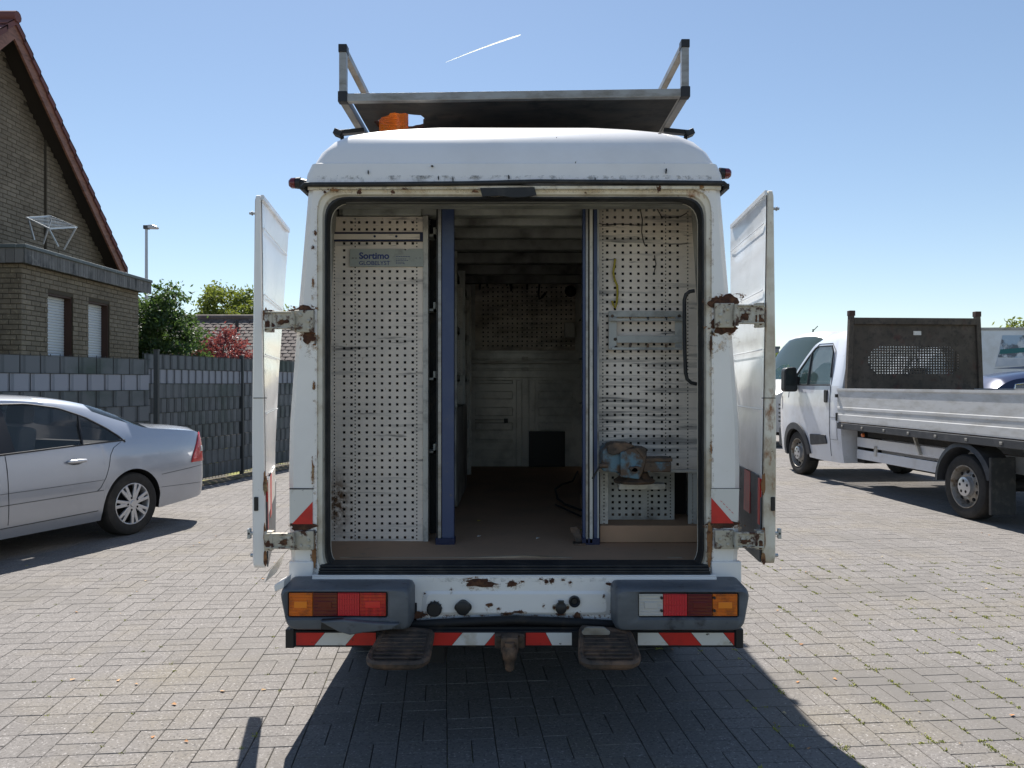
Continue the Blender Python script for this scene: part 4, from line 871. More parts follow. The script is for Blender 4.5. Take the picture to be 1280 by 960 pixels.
def text_mesh(body, w_, h_, x, Y, z, m, parent, bold=0, name='lettering', face=(1, 0, 0), up=(0, 0, 1), depth=.0012):
    """lettering fitted into a box w_ x h_ whose lower left corner stands at x, Y, z"""
    cu = bpy.data.curves.new('t', 'FONT'); cu.body = body; cu.offset = bold; cu.extrude = .01
    to = bpy.data.objects.new('t', cu); COL.objects.link(to); bpy.context.view_layer.update()
    me = to.evaluated_get(bpy.context.evaluated_depsgraph_get()).to_mesh(); vs = [v.co.copy() for v in me.vertices]; fs = [tuple(p.vertices) for p in me.polygons]
    bpy.data.objects.remove(to, do_unlink=True)
    xa = min(v.x for v in vs); xb = max(v.x for v in vs); ya = min(v.y for v in vs); yb = max(v.y for v in vs)
    fx = Vector(face); uz = Vector(up); nn = fx.cross(uz); q = MB(); o = Vector((x, Y, z))
    q.add([o + fx * ((v.x - xa) / (xb - xa) * w_) + uz * ((v.y - ya) / (yb - ya) * h_) + nn * (v.z / .02 * depth) for v in vs], fs)
    return q.build(name, m, parent)
k_ = 3.833 / F
def tx(px, py): c_ = P(px, py, 3.8335); return c_.x, c_.z
x, zt_ = tx(449, 323.8); text_mesh('Sortimo', 37.5 * k_, 8.4 * k_, x, 3.8332, zt_, 'sign_blue', sg, bold=.028)
x, zt_ = tx(449, 331.2); text_mesh('GLOBELYST', 38.5 * k_, 5.0 * k_, x, 3.8332, zt_, 'sign_blue', sg, bold=.004)
q = MB()
for py, a, c_ in ((321, 495, 511), (324, 495, 507), (325.8, 495, 510), (328, 495, 503), (329.8, 495, 506)):
    rr_ = random.Random(py); px = a
    while px < c_:
        l = rr_.uniform(.8, 2.6); p0 = P(px, py, 3.8335); q.box(p0.x, p0.x + l * k_, 3.8322, 3.8345, p0.z, p0.z + .0022); px += l + .7
q.build('small_print', 'sign_blue', sg)
# right unit
rc = [(753.5, 0), (759, 1), (768.6, 1), (778.5, 1), (788.3, 1), (798, 1), (808, 1), (817.5, 1), (827.4, 1), (832, 0), (837.4, 1), (847, 1), (859.7, 0)]
rb = rows(254, 8.82, 586, SY); rsm = rows(251, 4.4, 588, SY)
m = perf_panel(SY, (748, 874), rc, 247, 590, rb, rsm); m.build('end_panel', 'peg_right', rs, sol=.0018)
q = MB(); q.box(P(747, 0, SY).x, P(873, 0, SY).x, SY + .15, SY + .16, 1.12, 2.43); q.build('hole_shade_panel', 'under_black', rs)  # dark colour paints the shade seen through the perforations
z1 = P(0, 590, SY).z; z0 = P(0, 656.5, SY).z
strip(rs, P(750, 0, SY).x, SY, .040, z0, z1, .0175, 'shelf_light', 'foot_upright'); strip(rs, P(860, 0, SY).x, SY, .047, z0, z1, .0175, 'shelf_grey', 'foot_upright')
m = perf_panel(SY + .12, (760, 843), [(766 + 8.4 * k, 1) for k in range(5)] + [(810, 0)] + [(815 + 8.4 * k, 1) for k in range(3)] + [(838, 0)], 590, 652, rows(597, 7.7, 652, SY + .12), rows(594, 4, 652, SY + .12)); m.build('foot_panel', 'shelf_grey', rs, sol=.002)
q = MB(); q.box(.43, .93, SY + .30, SY + .31, .82, 1.12); q.build('hole_shade_panel', 'under_black', rs)  # same painted shade, behind the foot panel
q = MB(); q.box(.44, .95, SY - .01, SY + .5, z1 - .002, z1 + .012); q.build('shelf', 'shelf_light', rs, bevel=.002)
q = MB(); q.box(P(774, 0, 3.8).x, P(832, 0, 3.8).x, 3.80, 3.87, P(0, 612, 3.8).z, P(0, 605, 3.8).z); q.build('bench_edge', 'shelf_light', rs, bevel=.003)
q = MB(); q.box(.425, .93, 3.80, 4.9, .745, P(0, 657, 3.8).z); q.build('wooden_plinth', 'plywood', rs, bevel=.004)
for yy, xx in ((4.9, .50), (5.6, .56), (6.4, .60)):
    strip(rs, xx, yy, .05, 1.45, 2.35, m='shelf_light'); q = MB(); q.bar((xx, yy, .75), (xx, yy, 2.4), .016, .02); q.build('front_post', 'aluminium', rs)
    q = MB(); q.box(xx, .9, yy + .02, yy + .03, .8, 2.38); q.build('divider', 'shelf_grey', rs)
for z in (1.35, 1.75, 2.1): q = MB(); q.box(.60, .92, 4.2, 7.0, z, z + .012); q.build('shelf', 'shelf_grey', rs)
q = MB(); q.box(.52, .58, 5.55, 5.60, 1.72, 1.90); q.build('small_box', 'shelf_light', rs, bevel=.004)
# tool rack (flat bars) on the right panel
tr = thing('tool_rack', (P(806, 412, 3.8).x, 3.82, P(0, 437, 3.8).z), 'flat grey metal frame hung across the perforated panel, above the vise', 'tool rack')
def tb(x0, x1, y0, y1, Y0, Y1, nm='bar', m='shelf_grey'): q = MB(); q.box(P(x0, 0, 3.81).x, P(x1, 0, 3.81).x, Y0, Y1, P(0, y1, 3.81).z, P(0, y0, 3.81).z); return q.build(nm, m, tr, bevel=.0015)
tb(761, 853, 389, 396, 3.812, 3.818); tb(761, 853, 398.5, 401.5, 3.79, 3.80); tb(761, 771, 396.3, 437, 3.812, 3.818, 'side_plate'); tb(844, 853, 396.3, 434, 3.812, 3.818, 'side_plate')
tb(771.3, 853, 420, 428.5, 3.805, 3.811); tb(764, 853, 434.5, 437.5, 3.79, 3.80)
for px in (786, 808, 831):
    tb(px, px + 2.4, 396.5, 401, 3.79, 3.811, 'hook', 'rust_iron'); tb(px, px + 2.4, 430, 434.5, 3.79, 3.811, 'hook', 'rust_iron')
q = MB()
for px, py in ((765.5, 395), (769, 424), (849, 395), (770, 434)): c_ = P(px, py, 3.81); q.cyl((c_.x, 3.808, c_.z), (c_.x, 3.8125, c_.z), .008, 10)
q.split('rivet', 'rust_iron', tr)
q = MB(); pts = [P(px, py, 3.828) for px, py in ((769, 324), (768, 332), (766.5, 341), (768.5, 350), (771.5, 357), (772, 367), (771, 378), (769, 385), (766.5, 381), (765, 376))]; q.tube(pts, .0055, 8)
q.build('cord', 'yellow_cord', smooth=60, label='kinked dirty yellow cord hanging on the right perforated panel', cat='cord')
q = MB(); pts = [P(px, py, 3.47) for px, py in ((868, 363.5), (862, 364.5), (857.5, 368), (855.5, 375), (855.5, 400), (856, 440), (857, 466), (859, 474), (864, 478.5), (871, 480))]; q.tube(pts, .0085, 10)
vb(q, 'grab_handle', 'rubber', smooth=60)
# scribbled wires on the right panel
for nm, pts in (('wire', ((799, 248), (800, 260), (803, 275), (802, 290), (804, 300), (806, 307))), ('wire', ((819, 250), (822, 262), (827, 271), (838, 272), (850, 271), (859, 266))), ('wire', ((747, 279), (757, 281), (775, 280), (792, 281))), ('wire', ((818, 319), (820, 330), (817, 343)))):
    q = MB(); q.tube([P(a, c_, 3.84) for a, c_ in pts], .0022, 6); q.build('wire', 'rubber', rs, smooth=60)
# vise
vi = thing('bench_vise', P(795, 603, 3.70), 'rusty blue bench vise clamped on the shelf at the right', 'vise')
VY = 3.66; vx = lambda px: P(px, 0, VY).x; vz = lambda py: P(0, py, VY).z
def vs(poly, y0, y1, nm, m='vise_blue', be=.005, r=None):
    q = MB(); pl = [(vx(a), vz(c_)) for a, c_ in poly]
    if r: pl = rquad(pl, r, 5)
    q.slab(pl, y0, y1); return q.build(nm, m, vi, bevel=be)
vs([(752, 563), (757, 556), (767, 553), (777, 553), (775, 590), (752, 588)], 3.62, 3.76, 'front_jaw', r=.012)
vs([(757, 556), (765, 552), (783, 552.5), (791, 556), (779, 563), (765, 568), (758, 565)], 3.60, 3.70, 'jaw_face', 'rust_iron', .004)
vs([(773, 564), (784, 559), (804, 559), (805, 574), (800, 590), (796, 597), (773, 594)], 3.59, 3.77, 'body', r=.008)
vs([(790, 558.5), (805, 558.5), (805, 570), (801, 571.5)], 3.585, 3.72, 'jaw_face', 'rust_iron', .003)
vs([(801.5, 575.5), (836, 575.5), (836, 588.5), (801.5, 588.5)], 3.60, 3.70, 'slide')
vs([(801, 571.2), (837, 571.2), (837, 575.2), (801, 575.8)], 3.595, 3.705, 'slide_top', 'rust_iron', .002)
q = MB(); c_ = Vector((vx(794), 3.69, vz(604))); q.lathe([(0, .095), (.012, .10), (.02, .085), (.035, .07), (.05, .065)], c_, axis=(0, 0, 1), n=28); q.build('swivel_base', 'rust_iron', vi, smooth=40)
q = MB(); q.cyl((vx(757), 3.60, vz(580)), (vx(747), 3.60, vz(581)), .012, 14); q.cyl((vx(790), 3.575, vz(586)), (vx(790), 3.60, vz(586)), .014, 14); q.split('screw_end', 'rust_iron', vi, smooth=40)
q = MB(); q.bar((vx(739.5), 3.59, vz(595)), (vx(750), 3.60, vz(577)), .007); q.cyl((vx(739), 3.59, vz(596.5)), (vx(740), 3.59, vz(594)), .006, 8); q.build('tommy_bar', 'rubber', vi, smooth=40)
q = MB(); q.slab(blotch(vx(790), vz(584), .022, .016, 14, .3), 3.575, 3.592); q.build('cast_boss', 'rust_iron', vi, bevel=.003)
# loose things on the cargo floor
q = MB(); pts = [(425, 697), (480, 697.5), (540, 697.5), (590, 697), (625, 696), (655, 694.5), (690, 696.5), (740, 698.5), (800, 698.5), (852, 697)]
tp = [P(a, c_, 3.475) for a, c_ in pts]
q.loops([[(p.x, 3.466, p.z - .009), (p.x, 3.486, p.z - .009), (p.x, 3.486, p.z + .002), (p.x, 3.466, p.z + .002)] for p in tp], cap=(True, True)); vb(q, 'threshold_strip', 'wood_strip')
br_ = thing('steel_bracket', P(723, 686, 3.78), 'small brown steel bracket standing loose on the van floor', 'bracket')
q = MB(); q.box(P(716, 0, 3.8).x, P(731, 0, 3.8).x, 3.74, 3.80, .743, .752); q.build('foot', 'rust_iron', br_, bevel=.002)
q = MB(); q.bar((P(724, 0, 3.8).x, 3.79, .75), (P(719, 0, 3.8).x, 3.80, .81), .035, .008, up=(0, 1, 0)); q.bar((P(713, 0, 3.8).x, 3.80, .808), (P(722, 0, 3.8).x, 3.80, .812), .03, .012, up=(0, 1, 0)); q.build('arm', 'rust_iron', br_, bevel=.002)
q = MB(); q.tube([P(px, py, Y) + Vector((0, 0, .004)) for px, py, Y in ((747, 643, 4.6), (725, 638, 4.75), (706, 631, 4.9), (697, 624, 5.1), (694, 612, 5.4), (703, 606, 5.6), (716, 602, 5.8), (722, 590, 6.3))], .007, 8)
q.tube([(x_, y_, .752) for x_, y_ in ((.27, 4.95), (.33, 4.75), (.37, 4.6), (.40, 4.5))], .006, 8)
q.build('cable', 'rubber', smooth=60, label='black cable lying curled on the cargo floor at the foot of the right shelving', cat='cable')
for x_, y_, s_, m in ((.37, 4.12, .016, 'yellow_cord'), (.12, 3.9, .008, 'sticker_white'), (-.18, 3.95, .009, 'sticker_white'), (-.2, 4.4, .009, 'yellow_cord')):
    q = MB(); q.add([(x_ - s_, y_ - s_, .746), (x_ + s_ * 1.2, y_ - s_ * .4, .752), (x_ + s_, y_ + s_, .747), (x_ - s_ * .7, y_ + s_ * .8, .75)], [(0, 1, 2, 3)])
    vb(q, 'paper_scrap', m, sol=.001)
# perforated board on the bulkhead with hooks
hb = thing('tool_board', (0, 7.46, 1.9), 'scratched perforated board on the far bulkhead with black hooks', 'tool board')
YB = 7.46; cols = [(604 + 6.1 * k, 1) for k in range(19)]
m = MB(); xs = [594] + [(a[0] + c_[0]) / 2 for a, c_ in zip(cols, cols[1:])] + [719]; zr = rows(337, 5.6, 433, YB)
for (px, _), a, c_ in zip(cols, xs, xs[1:]): perf(m, P(a, 0, YB).x, P(c_, 0, YB).x, P(0, 438, YB).z, P(0, 327, YB).z, P(px, 0, YB).x, .0068, zr, YB)
m.build('perforated_sheet', 'bulk_board', hb, sol=.003)
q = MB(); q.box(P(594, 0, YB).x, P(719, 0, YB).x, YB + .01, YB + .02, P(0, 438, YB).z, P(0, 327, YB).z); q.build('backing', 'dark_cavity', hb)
q = MB(); q.box(P(585, 0, YB).x, P(725, 0, YB).x, YB - .06, YB + .03, P(0, 326, YB).z, P(0, 315, YB).z); q.build('head_rail', 'grey_interior', hb, bevel=.006)
for pts in (((623, 311), (623, 330)), ((638, 334), (642, 340), (640, 346), (639, 353), (639, 364)), ((659, 342), (659, 362)), ((671, 352), (675, 350), (673, 368), (674, 374), (678, 371), (682, 366)), ((687, 308), (688, 330), (690, 352)), ((600, 345), (600, 362)), ((609, 352), (609, 358)), ((633, 357), (636, 353), (639, 358))):
    q = MB(); q.tube([P(a, c_, 7.38) for a, c_ in pts], .010, 8); q.build('hook', 'black_plastic', hb, smooth=50)
q = MB(); q.lathe([(0, .055), (.03, .05), (.05, .03)], (P(713, 0, 7.3).x, 7.3, P(0, 364, 7.3).z), axis=(0, -1, 0), n=20); q.build('black_cap', 'black_plastic', hb, smooth=50)
q = MB(); q.box(P(706, 0, 7.2).x, P(719, 0, 7.2).x, 7.2, 7.3, P(0, 422, 7.2).z, P(0, 403, 7.2).z); q.build('switch_box', 'shelf_light', hb, bevel=.006)
# contrail
q = MB(); D = 5200; n_ = 26; pts = []; rr_ = []
for k in range(n_):
    t = k / (n_ - 1); px = 557 + 94 * t; py = 78 - 34.5 * t - 1.2 * math.sin(t * 3.1); pts.append(P(px, py, D)); rr_.append((.12 + .8 * min(1, t * 1.3) ** .8) * D / F * (1 if t < .97 else .4)* (.93 + .14 * random.random()))
q.tube(pts, rr_, 8); ct_ = q.build('contrail', 'contrail_white', smooth=60, kind='structure', label='short white contrail across the blue sky')

# ================================================================ VEHICLES
class Loft:
    """half sections along u (length), mirrored in y; rows from the sill up to the centre line"""
    def __init__(s, L, W, shape, zb, zbelt, zwin, zrail, zroof, width, arches, us, yfac=(1, .82, .5, .0), zfac=(0, .62, .9, 1), nlow=9):
        s.__dict__.update(locals())
        r = set(us)
        for uc, rad, zc in arches:
            for k in range(-9, 10): r.add(round(uc + rad * math.sin(k / 9 * math.pi / 2), 4))
            r.add(uc - rad - .012); r.add(uc + rad + .012)
        s.us = sorted(u for u in r if 0 <= u <= L)
    def y(s, u, z): return s.W * interp(z, s.shape) * sinterp(u, s.width)
    def zlow(s, u):
        z = interp(u, s.zb)
        for uc, rad, zc in s.arches:
            d = rad * rad - (u - uc) ** 2
            if d > 1e-9: z = max(z, zc + math.sqrt(d))
        return z
    def sec(s, u):
        z0 = s.zlow(u); zr = sinterp(u, s.zroof); zrl = min(sinterp(u, s.zrail), zr - .015); zbe = min(sinterp(u, s.zbelt), zrl); zw = min(max(interp(u, s.zwin), zbe + .001), zrl)
        zs = [z0 + (zbe - z0) * k / s.nlow for k in range(s.nlow + 1)] + [zbe + .012 if zw > zbe + .03 else zbe + .0005, zw, max(zrl, zw + .0005)]
        pts = [(s.y(u, z), z) for z in zs]; yr, zz0 = pts[-1]
        for a, c in zip(s.yfac[1:], s.zfac[1:]): pts.append((yr * a, zz0 + (zr - zz0) * c))
        return pts
    def make(s, parent, name, mats, matfn, smooth=38, inner=True):
        q = MB(); secs = [s.sec(u) for u in s.us]; m = len(secs[0]); tot = 2 * m - 1
        for u, p in zip(s.us, secs): q.v += [(u, y, z) for y, z in p] + [(u, -y, z) for y, z in reversed(p[:-1])]
        opens = []
        for i in range(len(s.us) - 1):
            um = (s.us[i] + s.us[i + 1]) / 2
            for k in range(tot - 1):
                row = k if k < m - 1 else tot - 2 - k
                mi = matfn(um, row, m, q.v[i * tot + k][2]); f = (i * tot + k, i * tot + k + 1, (i + 1) * tot + k + 1, (i + 1) * tot + k)
                if mi is None: opens.append([q.v[j] for j in f]); continue
                q.f.append(f); q.mi.append(mi)
        for e in (s.caps if hasattr(s, 'caps') else (0, len(s.us) - 1)): q.f.append(tuple(e * tot + k for k in range(tot))); q.mi.append(matfn(s.us[e], -1, m, 0) or 0)
        o = q.build(name, mats, parent, smooth=smooth, world=False)
        for p_ in o.data.polygons:
            pass
        for uc, rad, zc in s.arches:           # wheel housings
            w_ = MB()
            for sg in (-1, 1):
                ring = [(uc + rad * math.cos(t), zc + rad * math.sin(t)) for t in np.linspace(-.25, math.pi + .25, 22)]
                ye = [s.y(a, max(z_, .3)) - .004 for a, z_ in ring]
                w_.add([(a, sg * y_, z_) for (a, z_), y_ in zip(ring, ye)] + [(a, sg * (y_ - .32), z_) for (a, z_), y_ in zip(ring, ye)], [(k, k + 1, 23 + k, 22 + k) for k in range(21)] + [tuple(range(22, 44))])
            w_.split('wheel_housing', 'dark_cavity', parent, world=False)
        return o, opens
def glass(name, faces, m, parent, off=.004):
    q = MB(); 
    for f in faces: q.add(f, [tuple(range(len(f)))])
    me_o = q.build(name, m, parent, world=False)
    bm = bmesh.new(); bm.from_mesh(me_o.data); bmesh.ops.remove_doubles(bm, verts=bm.verts, dist=.0005); bm.to_mesh(me_o.data); bm.free()
    me_o.data.polygons.foreach_set('use_smooth', [True] * len(me_o.data.polygons)); return me_o
def seam(lf, pts, parent, name='panel_gap', m='rubber', r=.0028, side=1, off=.0):
    q = MB(); d = []
    for a, b_ in zip(pts, pts[1:]):
        k = max(2, int(math.dist(a, b_) / .06)); d += [(a[0] + (b_[0] - a[0]) * j / k, a[1] + (b_[1] - a[1]) * j / k) for j in range(k)]
    d.append(pts[-1]); q.tube([(u, side * (lf.y(u, z) + off + .0012), z) for u, z in d], r, 5); return q.build(name, m, parent, world=False)
def strip_on(lf, pts, w_, parent, name, m, side=1, d=.012):
    q = MB()
    for (u0, z0), (u1, z1) in zip(pts, pts[1:]): q.bar((u0, side * lf.y(u0, z0), z0), (u1, side * lf.y(u1, z1), z1), d, w_)
    return q.build(name, m, parent, world=False, bevel=.002)
def seats(parent, us, w_, z, m='seat_fabric'):
    for u in us:
        for s in (-1, 1):
            q = MB(); q.prism(rquad([(u, z - .3), (u + .16, z - .28), (u + .08, z + .35), (u - .1, z + .32)], .05, 4), lambda a, c: (a, s * w_ - .22, c), lambda a, c: (a, s * w_ + .22, c)); q.build('seat_back', m, parent, world=False, bevel=.03)
            q = MB(); q.prism(rquad([(u - .13, z + .36), (u - .02, z + .36), (u - .04, z + .54), (u - .14, z + .53)], .04, 4), lambda a, c: (a, s * w_ - .12, c), lambda a, c: (a, s * w_ + .12, c)); q.build('headrest', m, parent, world=False, bevel=.03)
# ---------------- silver saloon
hd = Vector((-math.sin(R(21)), -math.cos(R(21)), 0)); nr = Vector((-hd.y, hd.x, 0))
C0 = Vector((-3.86, 7.80, 0)) - nr * .84 - hd * 1.06
car = thing('parked_car', C0, 'silver saloon car parked by the grey fence on the left', 'car', rz=math.atan2(hd.y, hd.x))
SH = [(.15, .90), (.22, .945), (.35, .985), (.50, 1.0), (.66, .998), (.80, .98), (.90, .955), (1.0, .915), (1.1, .865), (1.25, .775), (1.38, .69), (1.46, .62)]
lf = Loft(4.53, .865, SH, [(0, .30), (.12, .26), (.7, .22), (1.5, .20), (3.6, .20), (4.4, .22), (4.53, .30)],
          [(0, .90), (.06, .945), (.3, .965), (.8, .965), (1.3, .955), (2.2, .925), (3.2, .885), (3.9, .82), (4.53, .60)],
          [(0, 0), (1.12, .93), (1.16, .98), (1.3, 1.085), (1.5, 1.205), (1.75, 1.300), (2.05, 1.345), (2.5, 1.345), (2.9, 1.29), (3.2, 1.13), (3.45, .93), (3.5, 0), (4.6, 0)],
          [(0, .93), (.1, .99), (.4, 1.03), (.8, 1.07), (1.15, 1.17), (1.5, 1.29), (1.85, 1.355), (2.3, 1.385), (2.7, 1.36), (3.05, 1.24), (3.4, 1.02), (3.6, .93), (4.0, .86), (4.53, .64)],
          [(0, .96), (.04, 1.035), (.10, 1.065), (.35, 1.085), (.62, 1.10), (.75, 1.13), (1.05, 1.26), (1.40, 1.375), (1.8, 1.425), (2.25, 1.445), (2.6, 1.42), (2.95, 1.31), (3.3, 1.10), (3.6, .985), (4.0, .93), (4.4, .78), (4.53, .68)],
          [(0, .80), (.02, .885), (.06, .93), (.15, .955), (.35, .975), (.7, .99), (1.3, 1.0), (2.5, 1.0), (3.6, .985), (4.1, .93), (4.4, .82), (4.53, .66)],
          [(1.06, .355, .315), (3.775, .355, .315)], [0, .02, .05, .09, .14, .2, .3, .4, .5, .6, .66] + [.72 + .06 * k for k in range(56)] + [4.15, 4.25, 4.35, 4.45, 4.53])
lf.W = .865
OPL = lf.nlow + 1
def cm(u, row, m, z):
    if row == OPL:
        zb_, zw_ = sinterp(u, lf.zbelt), interp(u, lf.zwin)
        if zw_ > zb_ + .03 and not (2.30 < u < 2.46): return None
        if 2.30 < u < 2.46: return 1
    if row >= OPL + 2 and row < m - 1 and .80 < u < 1.40: return 2
    if row >= OPL + 2 and row < m - 1 and 2.75 < u < 3.42: return 2
    return 0
body, op = lf.make(car, 'body', ['car_silver', 'black_plastic', 'glass_dark'], cm)
[glass('side_glass', [f for f in op if f[0][1] * sg_ > 0 and (f[0][0] < 2.38) == rear_], 'glass_dark', car) for sg_ in (1, -1) for rear_ in (True, False)]
seats(car, (2.0, 2.95), .38, .80)
q = MB(); q.box(.85, 1.5, -.6, .6, .9, .93); q.box(1.5, 3.5, -.7, .7, .3, .36); q.box(1.5, 1.53, -.65, .65, .35, .98); q.build('interior_trim', 'dash', car, world=False)
for k, (uc, sd_) in enumerate(((1.06, 1), (3.775, 1), (1.06, -1), (3.775, -1))): wheel(car, (uc, sd_ * .838, .315), .318, .2, sd_, 'alloy')
for s in (1, -1):
    seam(lf, [(1.18, .95), (1.28, .90), (1.33, .83), (1.36, .72), (1.40, .62), (1.46, .53), (1.50, .50)], car, side=s)
    seam(lf, [(2.38, .93), (2.38, .6), (2.37, .32)], car, side=s); seam(lf, [(3.46, .87), (3.45, .5), (3.40, .3)], car, side=s)
    seam(lf, [(1.47, .305), (2.38, .295), (3.4, .29)], car, side=s, r=.004)
    seam(lf, [(.02, .62), (.3, .60), (.70, .575)], car, side=s)
    seam(lf, [(1.43, .50), (1.9, .495), (2.9, .49), (3.4, .485)], car, side=s); seam(lf, [(1.43, .60), (1.9, .595), (2.9, .59), (3.4, .585)], car, side=s, r=.0022)
    seam(lf, [(.7, .44), (.4, .43), (.1, .42)], car, side=s, r=.0022)
    # window surround and divider
    pts = [(u, interp(u, lf.zwin) + .004) for u in np.linspace(1.13, 3.45, 40)]
    seam(lf, pts, car, 'window_trim', 'rubber', .008, s, .003); seam(lf, [(u, sinterp(u, lf.zbelt) + .006) for u in np.linspace(1.13, 3.45, 24)], car, 'window_trim', 'black_plastic', .009, s, .003)
    seam(lf, [(1.62, .95), (1.60, 1.1), (1.56, 1.225)], car, 'window_divider', 'black_plastic', .012, s, .002)
    for uh, zh in ((1.72, .80), (2.66, .77)):
        y_ = lf.y(uh, zh); q = MB(); q.lathe([(0, .001), (.005, .014), (.08, .02), (.16, .018), (.195, .010), (.2, .001)], (uh - .1, s * (y_ + .022), zh + .008), axis=(1, 0, 0), n=14); h_ = q.build('door_handle', 'alloy', car, smooth=60, world=False)
        q = MB(); q.prism(blotch(uh, zh - .004, .075, .022, 20, 0), lambda a, c: (a, s * (lf.y(a, c) - .006), c), lambda a, c: (a, s * (lf.y(a, c) + .0025), c)); q.build('handle_recess', 'black_plastic', h_, world=False)
    # tail light
    def lamp_patch(left, right, z0, z1, off, nm, mt, par):
        q = MB(); zs_ = np.linspace(z0, z1, 9); vs = []
        for z in zs_:
            ul, ur = interp(z, left), interp(z, right)
            for t in np.linspace(0, 1, 9): u = ul + (ur - ul) * t; vs.append((u, s * (lf.y(u, z) + off), z))
        q.add(vs, [(i * 9 + k, i * 9 + k + 1, i * 9 + k + 10, i * 9 + k + 9) for i in range(8) for k in range(8)]); return q.build(nm, mt, par, world=False, smooth=60, sol=.004)
    t_ = lamp_patch([(.66, .012), (.8, .012), (.985, .03)], [(.66, .27), (.76, .22), (.92, .11), (.985, .06)], .66, .985, .006, 'tail_light', 'lens_red', car)
    lamp_patch([(.77, .02), (.83, .02)], [(.77, .10), (.83, .08)], .77, .83, .009, 'clear_lens', 'lens_clear', t_)
# ---------------- white flatbed truck
hd2 = Vector((-.074, .997, 0)).normalized(); TX = Vector((6.13, 8.8, 0))
truck = thing('flatbed_truck', TX, 'white flatbed truck with a brown mesh headboard parked on the right', 'truck', rz=math.atan2(hd2.y, hd2.x))
# local: u = 0 at the rear axle, forward +; y = +1 towards the panel van
T = lambda u, y, z: (u, y, z)
CB = 2.82
SH2 = [(.25, .93), (.45, .97), (.8, 1.0), (1.15, 1.0), (1.45, .985), (1.8, .93), (2.15, .86), (2.35, .80)]
cab = thing('cab', (CB, 0, 0), None, None, parent=truck)
tl_ = Loft(2.52, 1.005, SH2, [(0, .34), (.6, .32), (2.2, .35), (2.52, .40)],
           [(0, 1.50), (1.6, 1.50), (1.9, 1.42), (2.1, 1.32), (2.52, 1.0)],
           [(0, 0), (.36, 0), (.365, 1.62), (.42, 2.02), (.50, 2.12), (.95, 2.13), (1.05, 2.10), (1.25, 1.95), (1.70, 1.56), (1.76, 1.50), (1.77, 0), (2.6, 0)],
           [(0, 2.16), (.3, 2.2), (1.0, 2.2), (1.3, 2.02), (1.85, 1.52), (2.1, 1.38), (2.52, 1.02)],
           [(0, 2.33), (.12, 2.41), (.5, 2.45), (.9, 2.42), (1.15, 2.28), (1.9, 1.56), (2.1, 1.45), (2.35, 1.28), (2.52, 1.06)],
           [(0, .985), (.1, 1.0), (1.6, 1.0), (2.1, .97), (2.35, .90), (2.52, .78)], [(1.52, .42, .37)], [0, .05, .1, .2, .3, .36, .365, .42, .5] + [.58 + .07 * k for k in range(27)] + [2.5, 2.52])
tl_.caps = (len(tl_.us) - 1,)
def tm(u, row, m, z):
    if row == tl_.nlow + 1:
        if interp(u, tl_.zwin) > 1.54: return None
    if row >= tl_.nlow + 3 and 1.12 < u < 1.88: return 1
    return 0
o, op = tl_.make(cab, 'cab_body', ['truck_white', 'glass_green'], tm)
[glass('side_glass', [f for f in op if f[0][1] * sg_ > 0], 'glass_green', cab) for sg_ in (1, -1)]; seats(cab, (.55,), .5, 1.25)
q = MB(); q.box(1.45, 1.9, -.85, .85, 1.1, 1.42); q.build('dashboard', 'dash', cab, world=False, bevel=.03)
